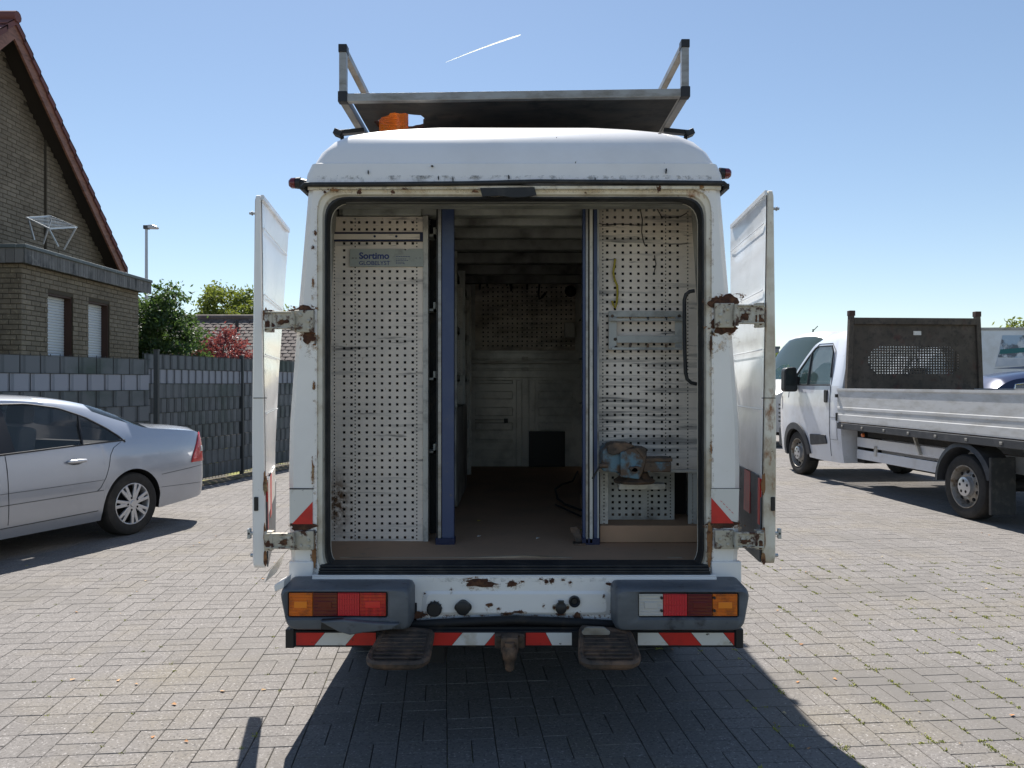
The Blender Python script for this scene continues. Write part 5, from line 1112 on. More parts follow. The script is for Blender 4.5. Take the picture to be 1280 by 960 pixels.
for s in (1, -1):
    seam(tl_, [(.33, .42), (.33, 1.0), (.33, 1.6), (.36, 2.05), (.5, 2.17), (.95, 2.18), (1.25, 1.99), (1.78, 1.53), (1.82, 1.3)], cab, side=s, r=.005)
    seam(tl_, [(.04, 1.02), (.33, 1.02)], cab, side=s, r=.003); seam(tl_, [(.10, 1.03), (.10, .68), (.32, .68)], cab, side=s, r=.003)
    pts = [(u, min(2.14, interp(u, tl_.zwin) + .01)) for u in (.365, .42, .5, .7, .95, 1.05, 1.25, 1.5, 1.7, 1.76)]
    seam(tl_, pts, cab, 'window_trim', 'black_plastic', .014, s, .003); seam(tl_, [(u, 1.515) for u in (.365, .8, 1.2, 1.76)], cab, 'window_trim', 'black_plastic', .012, s, .003)
    seam(tl_, [(1.10, 1.52), (1.12, 1.8), (1.14, 2.04)], cab, 'window_divider', 'black_plastic', .022, s, .0)
    y_ = tl_.y(.5, 1.33); q = MB(); q.prism(rquad([(.40, 1.24), (.50, 1.24), (.50, 1.44), (.40, 1.44)], .03, 5), lambda a, c: (a, s * (y_ - .01), c), lambda a, c: (a, s * (y_ + .02), c)); q.build('door_handle', 'black_plastic', cab, world=False, bevel=.008)
    q = MB(); q.prism(rquad([(.42, .60), (.98, .54), (.98, .72), (.46, .74)], .03, 5), lambda a, c: (a, s * (tl_.y(a, c) - .01), c), lambda a, c: (a, s * (tl_.y(a, c) + .02), c)); q.build('side_moulding', 'trim_grey', cab, world=False, bevel=.008)
    ring = [(1.52 + rr__ * math.cos(t), .37 + rr__ * math.sin(t)) for rr__, ts in ((.51, np.linspace(-.1, math.pi - .05, 24)), (.405, np.linspace(math.pi - .0, -.15, 24))) for t in ts]
    q = MB(); n = 24; outr = ring[:n]; inr = ring[n:][::-1]
    q.loops([[(a, s * (tl_.y(a, max(c, .3)) - .02), c) for a, c in outr], [(a, s * (tl_.y(a, max(c, .3)) + .028), c) for a, c in outr], [(a, s * (tl_.y(a, max(c, .3)) + .034), c) for a, c in inr], [(a, s * (tl_.y(a, max(c, .3)) - .02), c) for a, c in inr]])
    q.f = [f for f in q.f if not ({f[0] % n, f[1] % n} == {0, n - 1})]; q.mi = [0] * len(q.f); q.build('arch_trim', 'trim_grey', cab, world=False, smooth=30)
    q = MB(); q.bar((1.50, s * .95, 1.58), (1.48, s * 1.06, 1.62), .06, .12); mi_ = q.build('door_mirror', 'black_plastic', cab, world=False)
    q = MB(); q.prism(rquad([(s * 1.01, 1.40), (s * 1.25, 1.40), (s * 1.24, 1.80), (s * 1.03, 1.82)], .06, 6), lambda a, c: (1.40, a, c), lambda a, c: (1.56, a, c)); q.build('mirror_housing', 'black_plastic', mi_, world=False, bevel=.02)
    q = MB(); q.prism(rquad([(s * 1.05, 1.44), (s * 1.23, 1.44), (s * 1.22, 1.77), (s * 1.06, 1.78)], .04, 6), lambda a, c: (1.392, a, c), lambda a, c: (1.401, a, c)); q.build('mirror_glass', 'glass_dark', mi_, world=False)
q = MB(); q.box(2.30, 2.56, -.86, .86, .40, .78); q.build('front_bumper', 'trim_grey', cab, world=False, bevel=.05)
q = MB()
for k in range(5): q.box(2.44, 2.50, -.88, .88, .84 + k * .075, .875 + k * .075)
q.split('grille_bar', 'black_plastic', cab, world=False, bevel=.004)
for s in (1, -1): q = MB(); q.prism(rquad([(2.1, 1.12), (2.42, .96), (2.40, 1.12), (2.12, 1.34)], .03, 5), lambda a, c: (a, s * (tl_.y(a, c) - .03), c), lambda a, c: (a, s * (tl_.y(a, c) + .006), c)); q.build('headlight', 'lens_clear', cab, world=False)
for s in (1, -1):
    wheel(truck, (CB + 1.52, s * .965, .365), .368, .22, s, 'steel'); wheel(truck, (0, s * 1.0, .365), .368, .22, s, 'steel')
# bed
u0, u1 = -1.55, CB - .06
q = MB(); q.box(u0, u1, -1.06, 1.06, .93, .965); q.build('bed_floor', 'rust_iron', truck, world=False)
for s in (1, -1):
    q = MB(); q.box(u0, u1, min(s * 1.05, s * 1.085), max(s * 1.05, s * 1.085), .865, .955); q.build('bed_rail', 'trim_grey', truck, world=False, bevel=.006)
    q = MB()
    prof = [(1.052, .972), (1.082, .972), (1.083, .99), (1.083, 1.075), (1.079, 1.083), (1.079, 1.145), (1.083, 1.153), (1.083, 1.185), (1.079, 1.193), (1.078, 1.42), (1.088, 1.435), (1.088, 1.465), (1.052, 1.465)]
    q.prism(prof, lambda a, c: (u0, s * a, c), lambda a, c: (u1, s * a, c)); q.build('side_board', 'bed_alu', truck, world=False)
    q = MB(); q.box(u1 - .01, u1 + .02, min(s * 1.05, s * 1.10), max(s * 1.05, s * 1.10), .98, 1.10); q.box(u1 - .02, u1 + .03, min(s * 1.07, s * 1.105), max(s * 1.07, s * 1.105), 1.33, 1.38); q.build('latch', 'black_plastic', truck, world=False, bevel=.003)
    for k in range(8):
        uu = u0 + .3 + k * .55; q = MB(); q.box(uu - .02, uu + .02, min(s * 1.08, s * 1.095), max(s * 1.08, s * 1.095), .895, .925); q.build('rail_clip', 'aluminium', truck, world=False, bevel=.003)
q = MB(); q.box(u0 - .03, u0, -1.06, 1.06, .97, 1.46); q.build('tail_board', 'bed_alu', truck, world=False)
# headboard: frame, sheet with a real mesh window
hbp = thing('headboard', (u1 - .02, -.11, .965), None, None, parent=truck)
yt = lambda z: 1.06 - .075 * z / 1.55
for s in (1, -1):
    q = MB(); q.bar((0, s * 1.055, 0), (0, s * .985, 1.62), .07, .075, up=(1, 0, 0)); q.build('headboard_post', 'headboard_brown', hbp, world=False, bevel=.006)
    q = MB(); q.box(-.04, .04, s * .985 - .045, s * .985 + .045, 1.58, 1.66); q.build('post_cap', 'dark_wood', hbp, world=False, bevel=.006)
q = MB(); q.bar((-.012, -.96, 1.505), (-.012, .96, 1.505), .075, .10, up=(0, 0, 1)); q.build('top_bar', 'headboard_brown', hbp, world=False, bevel=.006)
wy, wz0, wz1 = .72, .70, 1.13; q = MB(); nx, nz = 34, 11; rad = .215
X = np.linspace(-wy, wy, nx * 2 + 1); Zs = np.linspace(wz0, wz1, nz * 2 + 1)
yl = [-.97] + list(X) + [.97]; zl = [.0] + list(Zs) + [1.46]
for a in zl: q.v += [(0, (yy if abs(yy) < .9 else math.copysign(yt(a) - .03, yy)), a) for yy in yl]
for i in range(len(zl) - 1):
    for k in range(len(yl) - 1):
        yc = (yl[k] + yl[k + 1]) / 2; zc = (zl[i] + zl[i + 1]) / 2; hole_ = False
        if 0 < i < len(zl) - 2 and 0 < k < len(yl) - 2 and i % 2 == 0 and k % 2 == 0:
            dy_ = max(0, abs(yc) - (wy - rad)); hole_ = dy_ ** 2 + (zc - (wz0 + wz1) / 2) ** 2 < rad ** 2
        if not hole_: n = len(yl); q.f.append((i * n + k, i * n + k + 1, (i + 1) * n + k + 1, (i + 1) * n + k)); q.mi.append(0)
q.build('mesh_sheet', 'headboard_brown', hbp, world=False, sol=.006)
q = MB(); q.box(-.012, -.004, -.10, .02, 1.30, 1.36); q.build('rating_plate', 'sticker_white', hbp, world=False)
# cab rear window seen through the mesh
q = MB(); sc_ = tl_.sec(0); pol = [(y, z) for y, z in sc_] + [(-y, z) for y, z in reversed(sc_[:-1])]; win = rrect(-.80, .80, 1.60, 2.12, .1, 6)
an_ = sorted({round(math.atan2(c - 1.75, a), 5) for a, c in pol + win}); R0 = [ray(pol, (0, 1.75), t) for t in an_]; R1 = [ray(win, (0, 1.75), t) for t in an_]
q.loops([[(CB + .001, a, c) for a, c in R0], [(CB + .001, a, c) for a, c in R1], [(CB + .04, a, c) for a, c in R1]]); q.build('cab_back', 'truck_white', truck, world=False)
q = MB(); q.prism(win, lambda a, c: (CB + .012, a, c), lambda a, c: (CB + .016, a, c)); q.build('rear_window', 'glass', truck, world=False)
q = MB(); q.loops([[(CB - .02, a, c) for a, c in rrect(-.83, .83, 1.57, 2.15, .12, 6)], [(CB - .02, a, c) for a, c in rrect(-.79, .79, 1.61, 2.11, .1, 6)]]); q.build('window_rubber', 'rubber', truck, world=False)
# chassis
q = MB()
for s in (1, -1): q.box(-1.4, CB + .1, min(s * .42, s * .5), max(s * .42, s * .5), .52, .72)
q.split('chassis_rail', 'truck_white', truck, world=False, bevel=.006)
q = MB(); q.box(.55, CB - .1, .78, .80, .42, .56); q.box(.55, CB - .1, .775, .795, .60, .74); q.split('side_skirt', 'truck_white', truck, world=False, bevel=.006)
q = MB(); q.box(.5, CB - .35, .72, .77, .755, .87); q.box(.4, 1.2, -.4, .4, .35, .5); q.cyl((1.3, .3, .42), (2.2, .3, .42), .11, 16); q.box(CB - .25, CB - .05, .5, .76, .36, .85); q.cyl((0, -.9, .37), (0, .9, .37), .07, 12); q.build('under_gear', 'under_black', truck, world=False)
q = MB(); q.bar((1.25, .82, .86), (1.12, .82, .62), .04, .03); q.bar((2.2, .80, .5), (2.2, .80, .64), .06, .03); q.build('bracket', 'shelf_light', truck, world=False, bevel=.004)
q = MB(); q.lathe([(0, .03), (.02, .03), (.03, .02)], (CB - .42, .87, .79), axis=(0, 1, 0), n=14); q.build('side_lamp', 'lens_amber', truck, world=False, smooth=40)
for s in (1, -1):
    q = MB(); n = 20; ts = np.linspace(.02, math.pi - .25, n)
    A = [[(.50 * math.cos(t), s * y_, .375 + .50 * math.sin(t) * (.98)) for t in ts] for y_ in (.76, 1.03)]; Bq = [[(.44 * math.cos(t), s * y_, .375 + .44 * math.sin(t)) for t in ts] for y_ in (1.045, .76)]
    q.loops(A + Bq); q.f = [f for f in q.f if not ({f[0] % n, f[1] % n} == {0, n - 1})]; q.mi = [0] * len(q.f); fe = q.build('mudguard', 'trim_grey', truck, world=False, smooth=35)
    q = MB(); q.box(-.49, -.45, min(s * .76, s * 1.04), max(s * .76, s * 1.04), .12, .74); q.build('mud_flap', 'rubber', fe, world=False, bevel=.006)
# ---------------- other vans
def van_loft(p, L, hgt, W, bonnet, mats, win=True):
    ub = bonnet
    l = Loft(L, W, [(.25, .95), (.5, .99), (.9, 1.0), (1.3, .995), (1.8, .96), (hgt - .15, .88), (hgt, .85)], [(0, .34), (L - .1, .34), (L, .4)],
             [(0, 1.45), (L - 1.0, 1.42), (L - .55, 1.28), (L, 1.0)],
             [(0, 0), (L - 2.15, 0), (L - 2.14, 1.85), (L - 2.0, 2.08), (L - 1.75, 2.05), (L - 1.1, 1.5), (L - 1.09, 0), (L + 1, 0)],
             [(0, hgt - .18), (L - 2.2, hgt - .18), (L - 1.9, hgt - .28), (L - 1.05, 1.50), (L - .6, 1.32), (L, 1.02)],
             [(0, hgt - .05), (.2, hgt), (L - 2.3, hgt), (L - 1.95, hgt - .1), (L - 1.0, 1.58), (L - .6, 1.42), (L - .2, 1.25), (L, 1.05)],
             [(0, .97), (.1, 1.0), (L - .9, 1.0), (L - .35, .92), (L, .78)], [(L - .98, .42, .36), (1.1, .42, .36)], [0, .1, .3] + list(np.linspace(.5, L - 2.2, 10)) + [L - 2.15, L - 2.14] + list(np.linspace(L - 2.1, L, 28)))
    def f(u, row, m, z):
        if row == l.nlow + 1 and interp(u, l.zwin) > 1.46: return 1
        if row >= l.nlow + 3 and L - 1.9 < u < L - 1.08: return 1
        return 0
    l.make(p, 'body', mats, f); return l
h3 = R(180 + 12); fv = thing('delivery_van', (11.62, 21.0, 0), 'cream white van beyond the flatbed truck, only its windscreen and bonnet in view', 'van', rz=h3)
# nose placed by heading: front end looks left and towards the photographer
lv_ = van_loft(fv, 5.9, 2.92, 1.0, 1, ['van_cream', 'glass_green'])
q = MB(); q.box(5.62, 5.96, -.9, .9, .42, .86); q.build('front_bumper', 'trim_grey', fv, world=False, bevel=.06)
q = MB(); q.box(5.8, 5.93, -.5, .5, .9, 1.15); q.build('grille', 'black_plastic', fv, world=False, bevel=.03)
for s in (1, -1):
    q = MB(); q.prism(rquad([(5.45, .95), (5.85, .92), (5.82, 1.12), (5.5, 1.25)], .04, 5), lambda a, c: (a, s * (lv_.y(a, c) - .05), c), lambda a, c: (a, s * (lv_.y(a, c) + .01), c)); q.build('headlight', 'black_plastic', fv, world=False)
    q = MB(); q.prism(rrect(s * 1.06, s * 1.26, 1.45, 1.8, .05), lambda a, c: (4.72, a, c), lambda a, c: (4.84, a, c)); q.build('door_mirror', 'black_plastic', fv, world=False, bevel=.02)
    wheel(fv, (4.92, s * .96, .35), .35, .22, s, 'steel'); wheel(fv, (1.1, s * .96, .35), .35, .22, s, 'steel')
q = MB(); q.bar((5.0, -.75, 1.62), (4.55, -.1, 1.72), .03, .02); q.build('wiper', 'rubber', fv, world=False)
# white box body vehicle behind the bed
bt_ = thing('box_truck', (14.6, 17.2, 0), 'white box bodied truck with a photo print on its side behind the flatbed', 'truck', rz=R(176))
q = MB(); q.box(0, 4.6, -1.05, 1.05, .85, 2.72); q.build('box_body', 'truck_white', bt_, world=False, bevel=.03)
q = MB(); q.box(-.01, 4.62, -1.07, 1.07, 2.68, 2.74); q.box(-.01, 4.62, -1.075, 1.075, .80, .90); q.build('body_frame', 'aluminium', bt_, world=False, bevel=.006)
q = MB(); q.prism([(4.61, .7), (6.2, .7), (6.3, 1.3), (5.9, 1.5), (5.4, 2.2), (4.61, 2.25)], lambda a, c: (a, -.95, c), lambda a, c: (a, .95, c)); q.build('cab', 'truck_white', bt_, world=False, bevel=.05)
for s in (1, -1):
    for uu in (1.0, 5.3): wheel(bt_, (uu, s * .95, .36), .36, .24, s, 'steel')
pp = MB(); prn = pp
def printp(poly, m, d=.003):
    q = MB(); q.prism(poly, lambda a, c: (a, 1.052, c), lambda a, c: (a, 1.054 + d, c)); q.build('side_print', m, bt_, world=False)
mat('print_sky', (0.38, 0.50, 0.62), .4, layers=[((.12, .14, .17), 2.6, .5, .58), ((.62, .66, .7), 5, .5, .6)]); mat('print_teal', (.01, .14, .15), .4); mat('print_pale', (.50, .54, .60), .4, layers=[((.62, .64, .68), 3, .45, .6)]); mat('print_navy', (.13, .17, .26), .4)
printp([(4.05, 2.57), (2.2, 2.57), (2.2, 2.05), (4.15, 2.1)], 'print_sky'); printp([(4.1, 2.27), (2.2, 2.42), (2.2, 2.3), (4.12, 2.17)], 'print_teal', .006); printp([(4.25, 1.86), (2.2, 2.02), (2.2, 1.84)], 'print_navy'); printp([(4.15, 2.08), (2.2, 2.03), (2.2, 1.98), (4.2, 1.9)], 'print_pale', .006)
# ---------------- dark car
dk = thing('parked_car', (7.72, 13.4, 0), 'dark blue car behind the flatbed truck, only its roof arch in view', 'car', rz=R(-4))
SH3 = [(z, v) for z, v in ((.15, .9), (.35, .985), (.6, 1.0), (.95, .96), (1.1, .93), (1.5, .8), (1.72, .72))]
l3 = Loft(4.4, .9, SH3, [(0, .3), (4.4, .3)], [(0, 1.0), (4.4, .85)], [(0, 0), (.45, 1.1), (.6, 1.5), (1.5, 1.62), (2.4, 1.58), (3.1, 1.15), (3.15, 0), (5, 0)], [(0, 1.05), (.3, 1.45), (.7, 1.62), (1.8, 1.68), (2.5, 1.6), (3.3, 1.05), (4.4, .8)],
          [(0, 1.1), (.2, 1.4), (.5, 1.66), (1.2, 1.76), (2.0, 1.77), (2.6, 1.68), (3.3, 1.15), (3.8, 1.02), (4.4, .84)], [(0, .85), (.2, .97), (1, 1), (3.4, 1), (4.1, .9), (4.4, .7)], [(.85, .37, .34), (3.55, .37, .34)], [0, .1, .2, .3, .45, .6] + [.7 + .12 * k for k in range(30)] + [4.4])
def dm(u, row, m, z):
    if row == l3.nlow + 1 and interp(u, l3.zwin) > 1.1: return 1
    if row >= l3.nlow + 3 and 2.5 < u < 3.3: return 1
    return 0
l3.make(dk, 'body', ['navy_paint', 'glass_dark'], dm)
for s in (1, -1):
    seam(l3, [(u, interp(u, l3.zwin) + .02) for u in np.linspace(.5, 3.05, 24)], dk, 'window_trim', 'chrome', .012, s, .004)
    for uu in (.85, 3.55): wheel(dk, (uu, s * .87, .33), .33, .2, s, 'alloy')

# ================================================================ FENCE
fence = thing('privacy_fence', (-5.2, 10.8, 0), 'grey slatted mesh fence with one pale band along its upper part', 'fence')
A0, A1 = Vector((-6.5, 6.9, 0)), Vector((-4.99, 10.55, 0)); B0, B1, B2 = Vector((-5.2, 10.8, 0)), Vector((-4.62, 13.1, 0)), Vector((-3.9, 16.0, 0))
B3 = Vector((-3.2, 18.8, 0))
nstrip = 9; prng = random.Random(5)
def weave(a, c, top, period, frac, hstep=.212):
    d = (c - a); L = d.length; d.normalize(); nrm = Vector((d.y, -d.x, 0))
    for r in range(nstrip):
        z1 = top - .012 - r * hstep; z0 = max(.02, z1 - hstep + .008)
        if z1 < .05: break
        q = MB(); t = -(prng.random() * period * .4 + (period * .5 if r % 2 else 0)); out = []
        while t < L:
            for dt, off in ((0, .007), (period * frac - .018, .007), (period * frac - .002, -.012), (period - .018, -.012)):
                tt = min(max(t + dt, .02), L - .02); out.append((tt, off))
            t += period
        vs = []
        for tt, off in out: p = a + d * tt + nrm * off; vs += [(p.x, p.y, z0), (p.x, p.y, z1)]
        q.add(vs, [(2 * i, 2 * i + 2, 2 * i + 3, 2 * i + 1) for i in range(len(out) - 1) if out[i + 1][0] - out[i][0] > .0005])
        q.build('slat', 'fence_light' if r == 1 else 'fence_dark', fence, sol=.0015)
    q = MB(); t = 0
    n = int(L / (period / 2))
    for k in range(n + 1):
        p = a + d * (k * period / 2); q.bar((p.x, p.y, .02), (p.x, p.y, top + .015), .006)
    for r in range(nstrip + 1):
        z = max(.03, top - .006 - r * hstep)
        for sg in (-1, 1):
            p0 = a + nrm * sg * .013; p1 = c + nrm * sg * .013; q.bar((p0.x, p0.y, z), (p1.x, p1.y, z), .006)
    q.build('wire_grid', 'fence_steel', fence)
def fpost(p, top): q = MB(); q.box(p.x - .03, p.x + .03, p.y - .03, p.y + .03, -.02, top); o = q.build('post', 'fence_steel', fence, bevel=.004); q = MB(); q.box(p.x - .034, p.x + .034, p.y - .034, p.y + .034, top, top + .02); q.build('post_cap', 'black_plastic', o)
weave(A0, A1, 1.875, .25, .75); weave(B0, B1, 1.965, .165, .6); weave(B1, B2, 1.975, .165, .6); weave(B2, B3, 1.98, .165, .6)
fpost(A1 + Vector((.05, .1, 0)), 1.99); fpost(B1, 2.0); fpost(B2, 2.0); fpost(A0, 1.92)

# ================================================================ BRICK HOUSE
house = thing('brick_house', (-9.5, 16, 0), 'yellow brown brick house with a steep gable and a flat roofed annexe', 'house')
def hb_(mb, name, m, parent=house, **k): return mb.build(name, m, parent, **k)
AX, AY0, AY1, ATOP = -7.96, 12.45, 16.35, 3.50
q = MB(); W1 = (13.16, 13.92); W2 = (14.42, 15.18); WZ0, WZ1 = 1.95, 3.10
def wall_x(q, x, y0, y1, z0, z1, wins, th=.12):
    cuts = [y0] + [v for w_ in wins for v in w_] + [y1]
    for i in range(len(cuts) - 1):
        if i % 2 == 0: q.box(x - th, x, cuts[i], cuts[i + 1], z0, z1)
        else: q.box(x - th, x, cuts[i], cuts[i + 1], z0, WZ0); q.box(x - th, x, cuts[i], cuts[i + 1], WZ1, z1)
wall_x(q, AX - .012, AY0 + .012, AY1, 0, ATOP, (W1, W2), .2); q.box(-14, AX - .212, AY0 + .012, AY0 + .2, 0, ATOP); annex = hb_(q, 'annexe_wall', 'mortar')
for k, (a, c) in enumerate((W1, W2)):
    wn = MB(); wn.box(AX - .19, AX - .16, a, c, WZ0, WZ1); wn.box(AX - .19, AX - .03, c - .03, c - .001, WZ0, WZ1); wn.box(AX - .19, AX - .03, a + .001, a + .02, WZ0, WZ1); wn.box(AX - .19, AX - .03, a + .02, c - .03, WZ1 - .03, WZ1 - .001)
    f_ = hb_(wn, 'window', 'dark_wood')
    for j in range(22):
        z = WZ0 + .07 + j * .05
        if z > WZ1 - .06: break
        s_ = MB(); s_.add([(AX - .158, a + .022, z), (AX - .158, c - .032, z), (AX - .150, c - .032, z + .024), (AX - .150, a + .022, z + .024), (AX - .158, a + .022, z + .046), (AX - .158, c - .032, z + .046)], [(0, 1, 2, 3), (3, 2, 5, 4)]); hb_(s_, 'shutter_slat', 'shutter', f_)
    s_ = MB(); s_.box(AX - .16, AX - .06, a + .02, c - .03, WZ0 + .001, WZ0 + .06); hb_(s_, 'sill', 'dark_wood', f_)
# bricks: real geometry, the largest in view as single pieces
BH, BL, BJ = .071, .24, .0125
bricks = []
def lay(plane, fixed, a0, a1, z0, z1, wins=(), sgn=1, clip=None):
    zz_ = z0; r = 0
    while zz_ < z1 - .02:
        a = a0 - (.125 if r % 2 else 0) - (.0 if r % 3 else .03)
        while a < a1:
            s0, s1 = max(a, a0), min(a + BL, a1)
            segs_ = [(s0, s1)]
            for w0, w1 in wins:
                if zz_ + BH > WZ0 and zz_ < WZ1:
                    n_ = []
                    for e0, e1 in segs_:
                        if e1 <= w0 or e0 >= w1: n_.append((e0, e1))
                        else:
                            if e0 < w0: n_.append((e0, w0))
                            if e1 > w1: n_.append((w1, e1))
                    segs_ = n_
            for e0, e1 in segs_:
                if e1 - e0 > .03 and (clip is None or clip((e0 + e1) / 2, zz_ + BH / 2)): bricks.append((plane, fixed, e0, e1, zz_, min(zz_ + BH, z1), r))
            a += BL + BJ
        zz_ += BH + BJ; r += 1
lay('x', AX, AY0 + .01, AY1, 1.50, ATOP - .02, (W1, W2)); n_annex = len(bricks)
lay('y', AY0, -9.4, AX - .004, 1.50, ATOP - .02)
GX = -9.30; GY0, GA, GY1 = 9.9, 13.70, 17.6; GAZ, GE = 8.03, 4.20
gz = lambda y: GAZ - abs(y - GA) * (GAZ - GE) / (GY1 - GA) - .12
lay('x', GX, 11.5, 15.25, 3.6, 7.9, (), clip=lambda a, z: z < gz(a) and not (12.6 < a < 13.86 and 3.9 < z < 5.9)); lay('x', GX + .05, 15.27, 17.7, 3.6, 7.9, (), clip=lambda a, z: z < gz(a))
def brick_verts(bk, j=0):
    pl, fx_, e0, e1, z0, z1, r = bk; b_ = .004; j = prng.gauss(0, .0016)
    if pl == 'x': F_ = lambda a, z, d: (fx_ + d + j, a, z)
    else: F_ = lambda a, z, d: (a, fx_ - d - j, z)
    return [F_(e0 + b_, z0 + b_, 0), F_(e1 - b_, z0 + b_, 0), F_(e1 - b_, z1 - b_, 0), F_(e0 + b_, z1 - b_, 0), F_(e0, z0, -.004), F_(e1, z0, -.004), F_(e1, z1, -.004), F_(e0, z1, -.004), F_(e0, z0, -.02), F_(e1, z0, -.02), F_(e1, z1, -.02), F_(e0, z1, -.02)]
bf = [(0, 1, 2, 3)] + [(4 + i, 4 + (i + 1) % 4, (i + 1) % 4, i) for i in range(4)] + [(8 + i, 8 + (i + 1) % 4, 4 + (i + 1) % 4, 4 + i) for i in range(4)]
def visb(bk): return (bk[4] > 1.93) if bk[1] in (AX, AY0) else False
vis = sorted([i for i, bk in enumerate(bricks) if visb(bk) and (bk[0] == 'x' or bk[2] > -8.6)], key=lambda i: bricks[i][2] if bricks[i][0] == 'x' else AY0)[:290]
vset = set(vis); V = []; Fq = []; tt = []
for i, bk in enumerate(bricks):
    vv = brick_verts(bk)
    if i in vset:
        q = MB(); q.add(vv, bf); q.build('brick', 'brick', house)
    else:
        k = len(V); V += vv; Fq += [tuple(a + k for a in f) for f in bf]; tt += [prng.random()] * 9
np_mesh('bricks', V, Fq, 'brick', house, tt, kind='stuff')
# gable wall core, window, soffit, barge board, roof
q = MB(); q.prism([(9.95, 0), (15.25, 0), (15.25, gz(15.25)), (GA, GAZ - .12), (9.95, gz(9.95))], lambda a, c: (GX - .012, a, c), lambda a, c: (GX - .3, a, c)); q.prism([(15.255, 0), (17.75, 0), (17.75, gz(17.75)), (15.255, gz(15.255))], lambda a, c: (GX + .038, a, c), lambda a, c: (GX - .3, a, c)); hb_(q, 'gable_wall', 'mortar')
q = MB(); q.box(GX - .010, GX + .0, 12.65, 13.85, 4.0, 5.88); f_ = hb_(q, 'window', 'dark_wood')
q = MB(); q.box(GX - .02, GX + .012, 12.6, 12.68, 3.95, 5.93); q.box(GX - .02, GX + .012, 13.77, 13.86, 3.95, 5.93); q.box(GX - .02, GX + .012, 12.6, 13.86, 5.85, 5.93); hb_(q, 'window_frame', 'dark_wood', f_)
slope = (GAZ - GE) / (GY1 - GA); ang = math.atan(slope)
def rake(y, lift=0): return GAZ - abs(y - GA) * slope + lift
for sg in (1, -1):
    ye = GY1 + .05 if sg > 0 else GY0
    q = MB(); q.prism([(GA, rake(GA, .0)), (ye, rake(ye, 0)), (ye, rake(ye, -.30)), (GA, rake(GA, -.34))], lambda a, c: (-8.92, a, c), lambda a, c: (-8.88, a, c)); hb_(q, 'barge_board', 'brown_wood')
    q = MB(); q.add([(-8.92, GA, rake(GA, -.08)), (-8.92, ye, rake(ye, -.08)), (-10.0, ye, rake(ye, -.08)), (-10.0, GA, rake(GA, -.08))], [(0, 1, 2, 3)]); hb_(q, 'soffit', 'soffit', sol=.02)
    q = MB(); q.add([(-8.95, GA, rake(GA, .02)), (-8.95, ye, rake(ye, .02)), (-18, ye, rake(ye, .02)), (-18, GA, rake(GA, .02))], [(0, 1, 2, 3)]); hb_(q, 'roof', 'roof_tile', sol=.04)
    n = 17; Ly = abs(ye - GA)
    for k in range(n):
        y0 = GA + sg * Ly * k / n; y1 = GA + sg * Ly * (k + 1.12) / n
        q = MB(); q.prism([(y0, rake(y0, .035)), (y1, rake(y1, .075)), (y1, rake(y1, -.05)), (y0, rake(y0, -.09))], lambda a, c: (-8.875, a, c), lambda a, c: (-8.85, a, c)); q.prism([(y0, rake(y0, .035)), (y1, rake(y1, .085)), (y1, rake(y1, .06)), (y0, rake(y0, .01))], lambda a, c: (-8.85, a, c), lambda a, c: (-9.2, a, c)); hb_(q, 'verge_tile', 'roof_tile')
q = MB(); q.tube([(-8.82, GA, GAZ + .05), (-18, GA, GAZ + .05)], .10, 10); hb_(q, 'ridge_tile', 'roof_tile', smooth=40)
# annexe roof: fascia slates, flashing
FZ0, FZ1 = ATOP - .02, ATOP + .20
q = MB(); q.box(-14, AX + .13, AY0 - .13, AY1 + .25, FZ0 + .02, FZ1); fa = hb_(q, 'flat_roof', 'flashing')
y = AY0 - .14
while y < AY1 + .24:
    q = MB(); q.box(AX + .133, AX + .143 + prng.random() * .004, y, y + .074, FZ0 - prng.random() * .008, FZ1 + .01); q.build('slate', 'slate', fa); y += .08
x = AX + .12
while x > -9.3:
    q = MB(); q.box(x - .14, x, AY0 - .143, AY0 - .133, FZ0 - prng.random() * .006, FZ1 + .01); q.build('slate', 'slate', fa); x -= .148
q = MB(); q.box(AX + .02, AX + .175, AY0 - .17, AY1 + .28, FZ1 + .012, FZ1 + .075); q.box(-14, AX + .02, AY0 - .17, AY0 + .0, FZ1 + .012, FZ1 + .075); q.build('gutter', 'flashing', fa, bevel=.012)
q = MB(); q.box(-9.6, AX - .45, AY0 - .02, AY0 + .5, FZ1 + .076, FZ1 + .13); q.build('roof_edge', 'slate', fa, bevel=.01)
# drying rack on the flat roof
dr = thing('drying_rack', (-8.4, 13.7, FZ1), 'folding wire drying rack standing on the flat roof of the annexe', 'drying rack')
dq = lambda px, py, Y: P(px, py, Y)
c_ = [P(33, 272, 13.4), P(63, 270, 14.3), P(96, 284, 14.3), P(62, 286, 13.4)]
q = MB(); 
for a, b_ in zip(c_, c_[1:] + c_[:1]): q.bar(a, b_, .022)
q.build('rack_frame', 'galvanised', dr)
q = MB()
for k in range(1, 9): t = k / 9; q.bar(c_[0].lerp(c_[3], t), c_[1].lerp(c_[2], t), .008)
q.split('rack_wire', 'galvanised', dr)
q = MB()
for a, b_ in ((P(64, 274, 13.8), P(54, 305, 13.8)), (P(95, 285, 14.1), P(80, 312, 14.1)), (P(60, 284, 13.6), P(73, 308, 14.0)), (P(36, 275, 13.4), P(43, 300, 13.5))): q.bar(a, b_, .022)
q.split('leg', 'galvanised', dr)
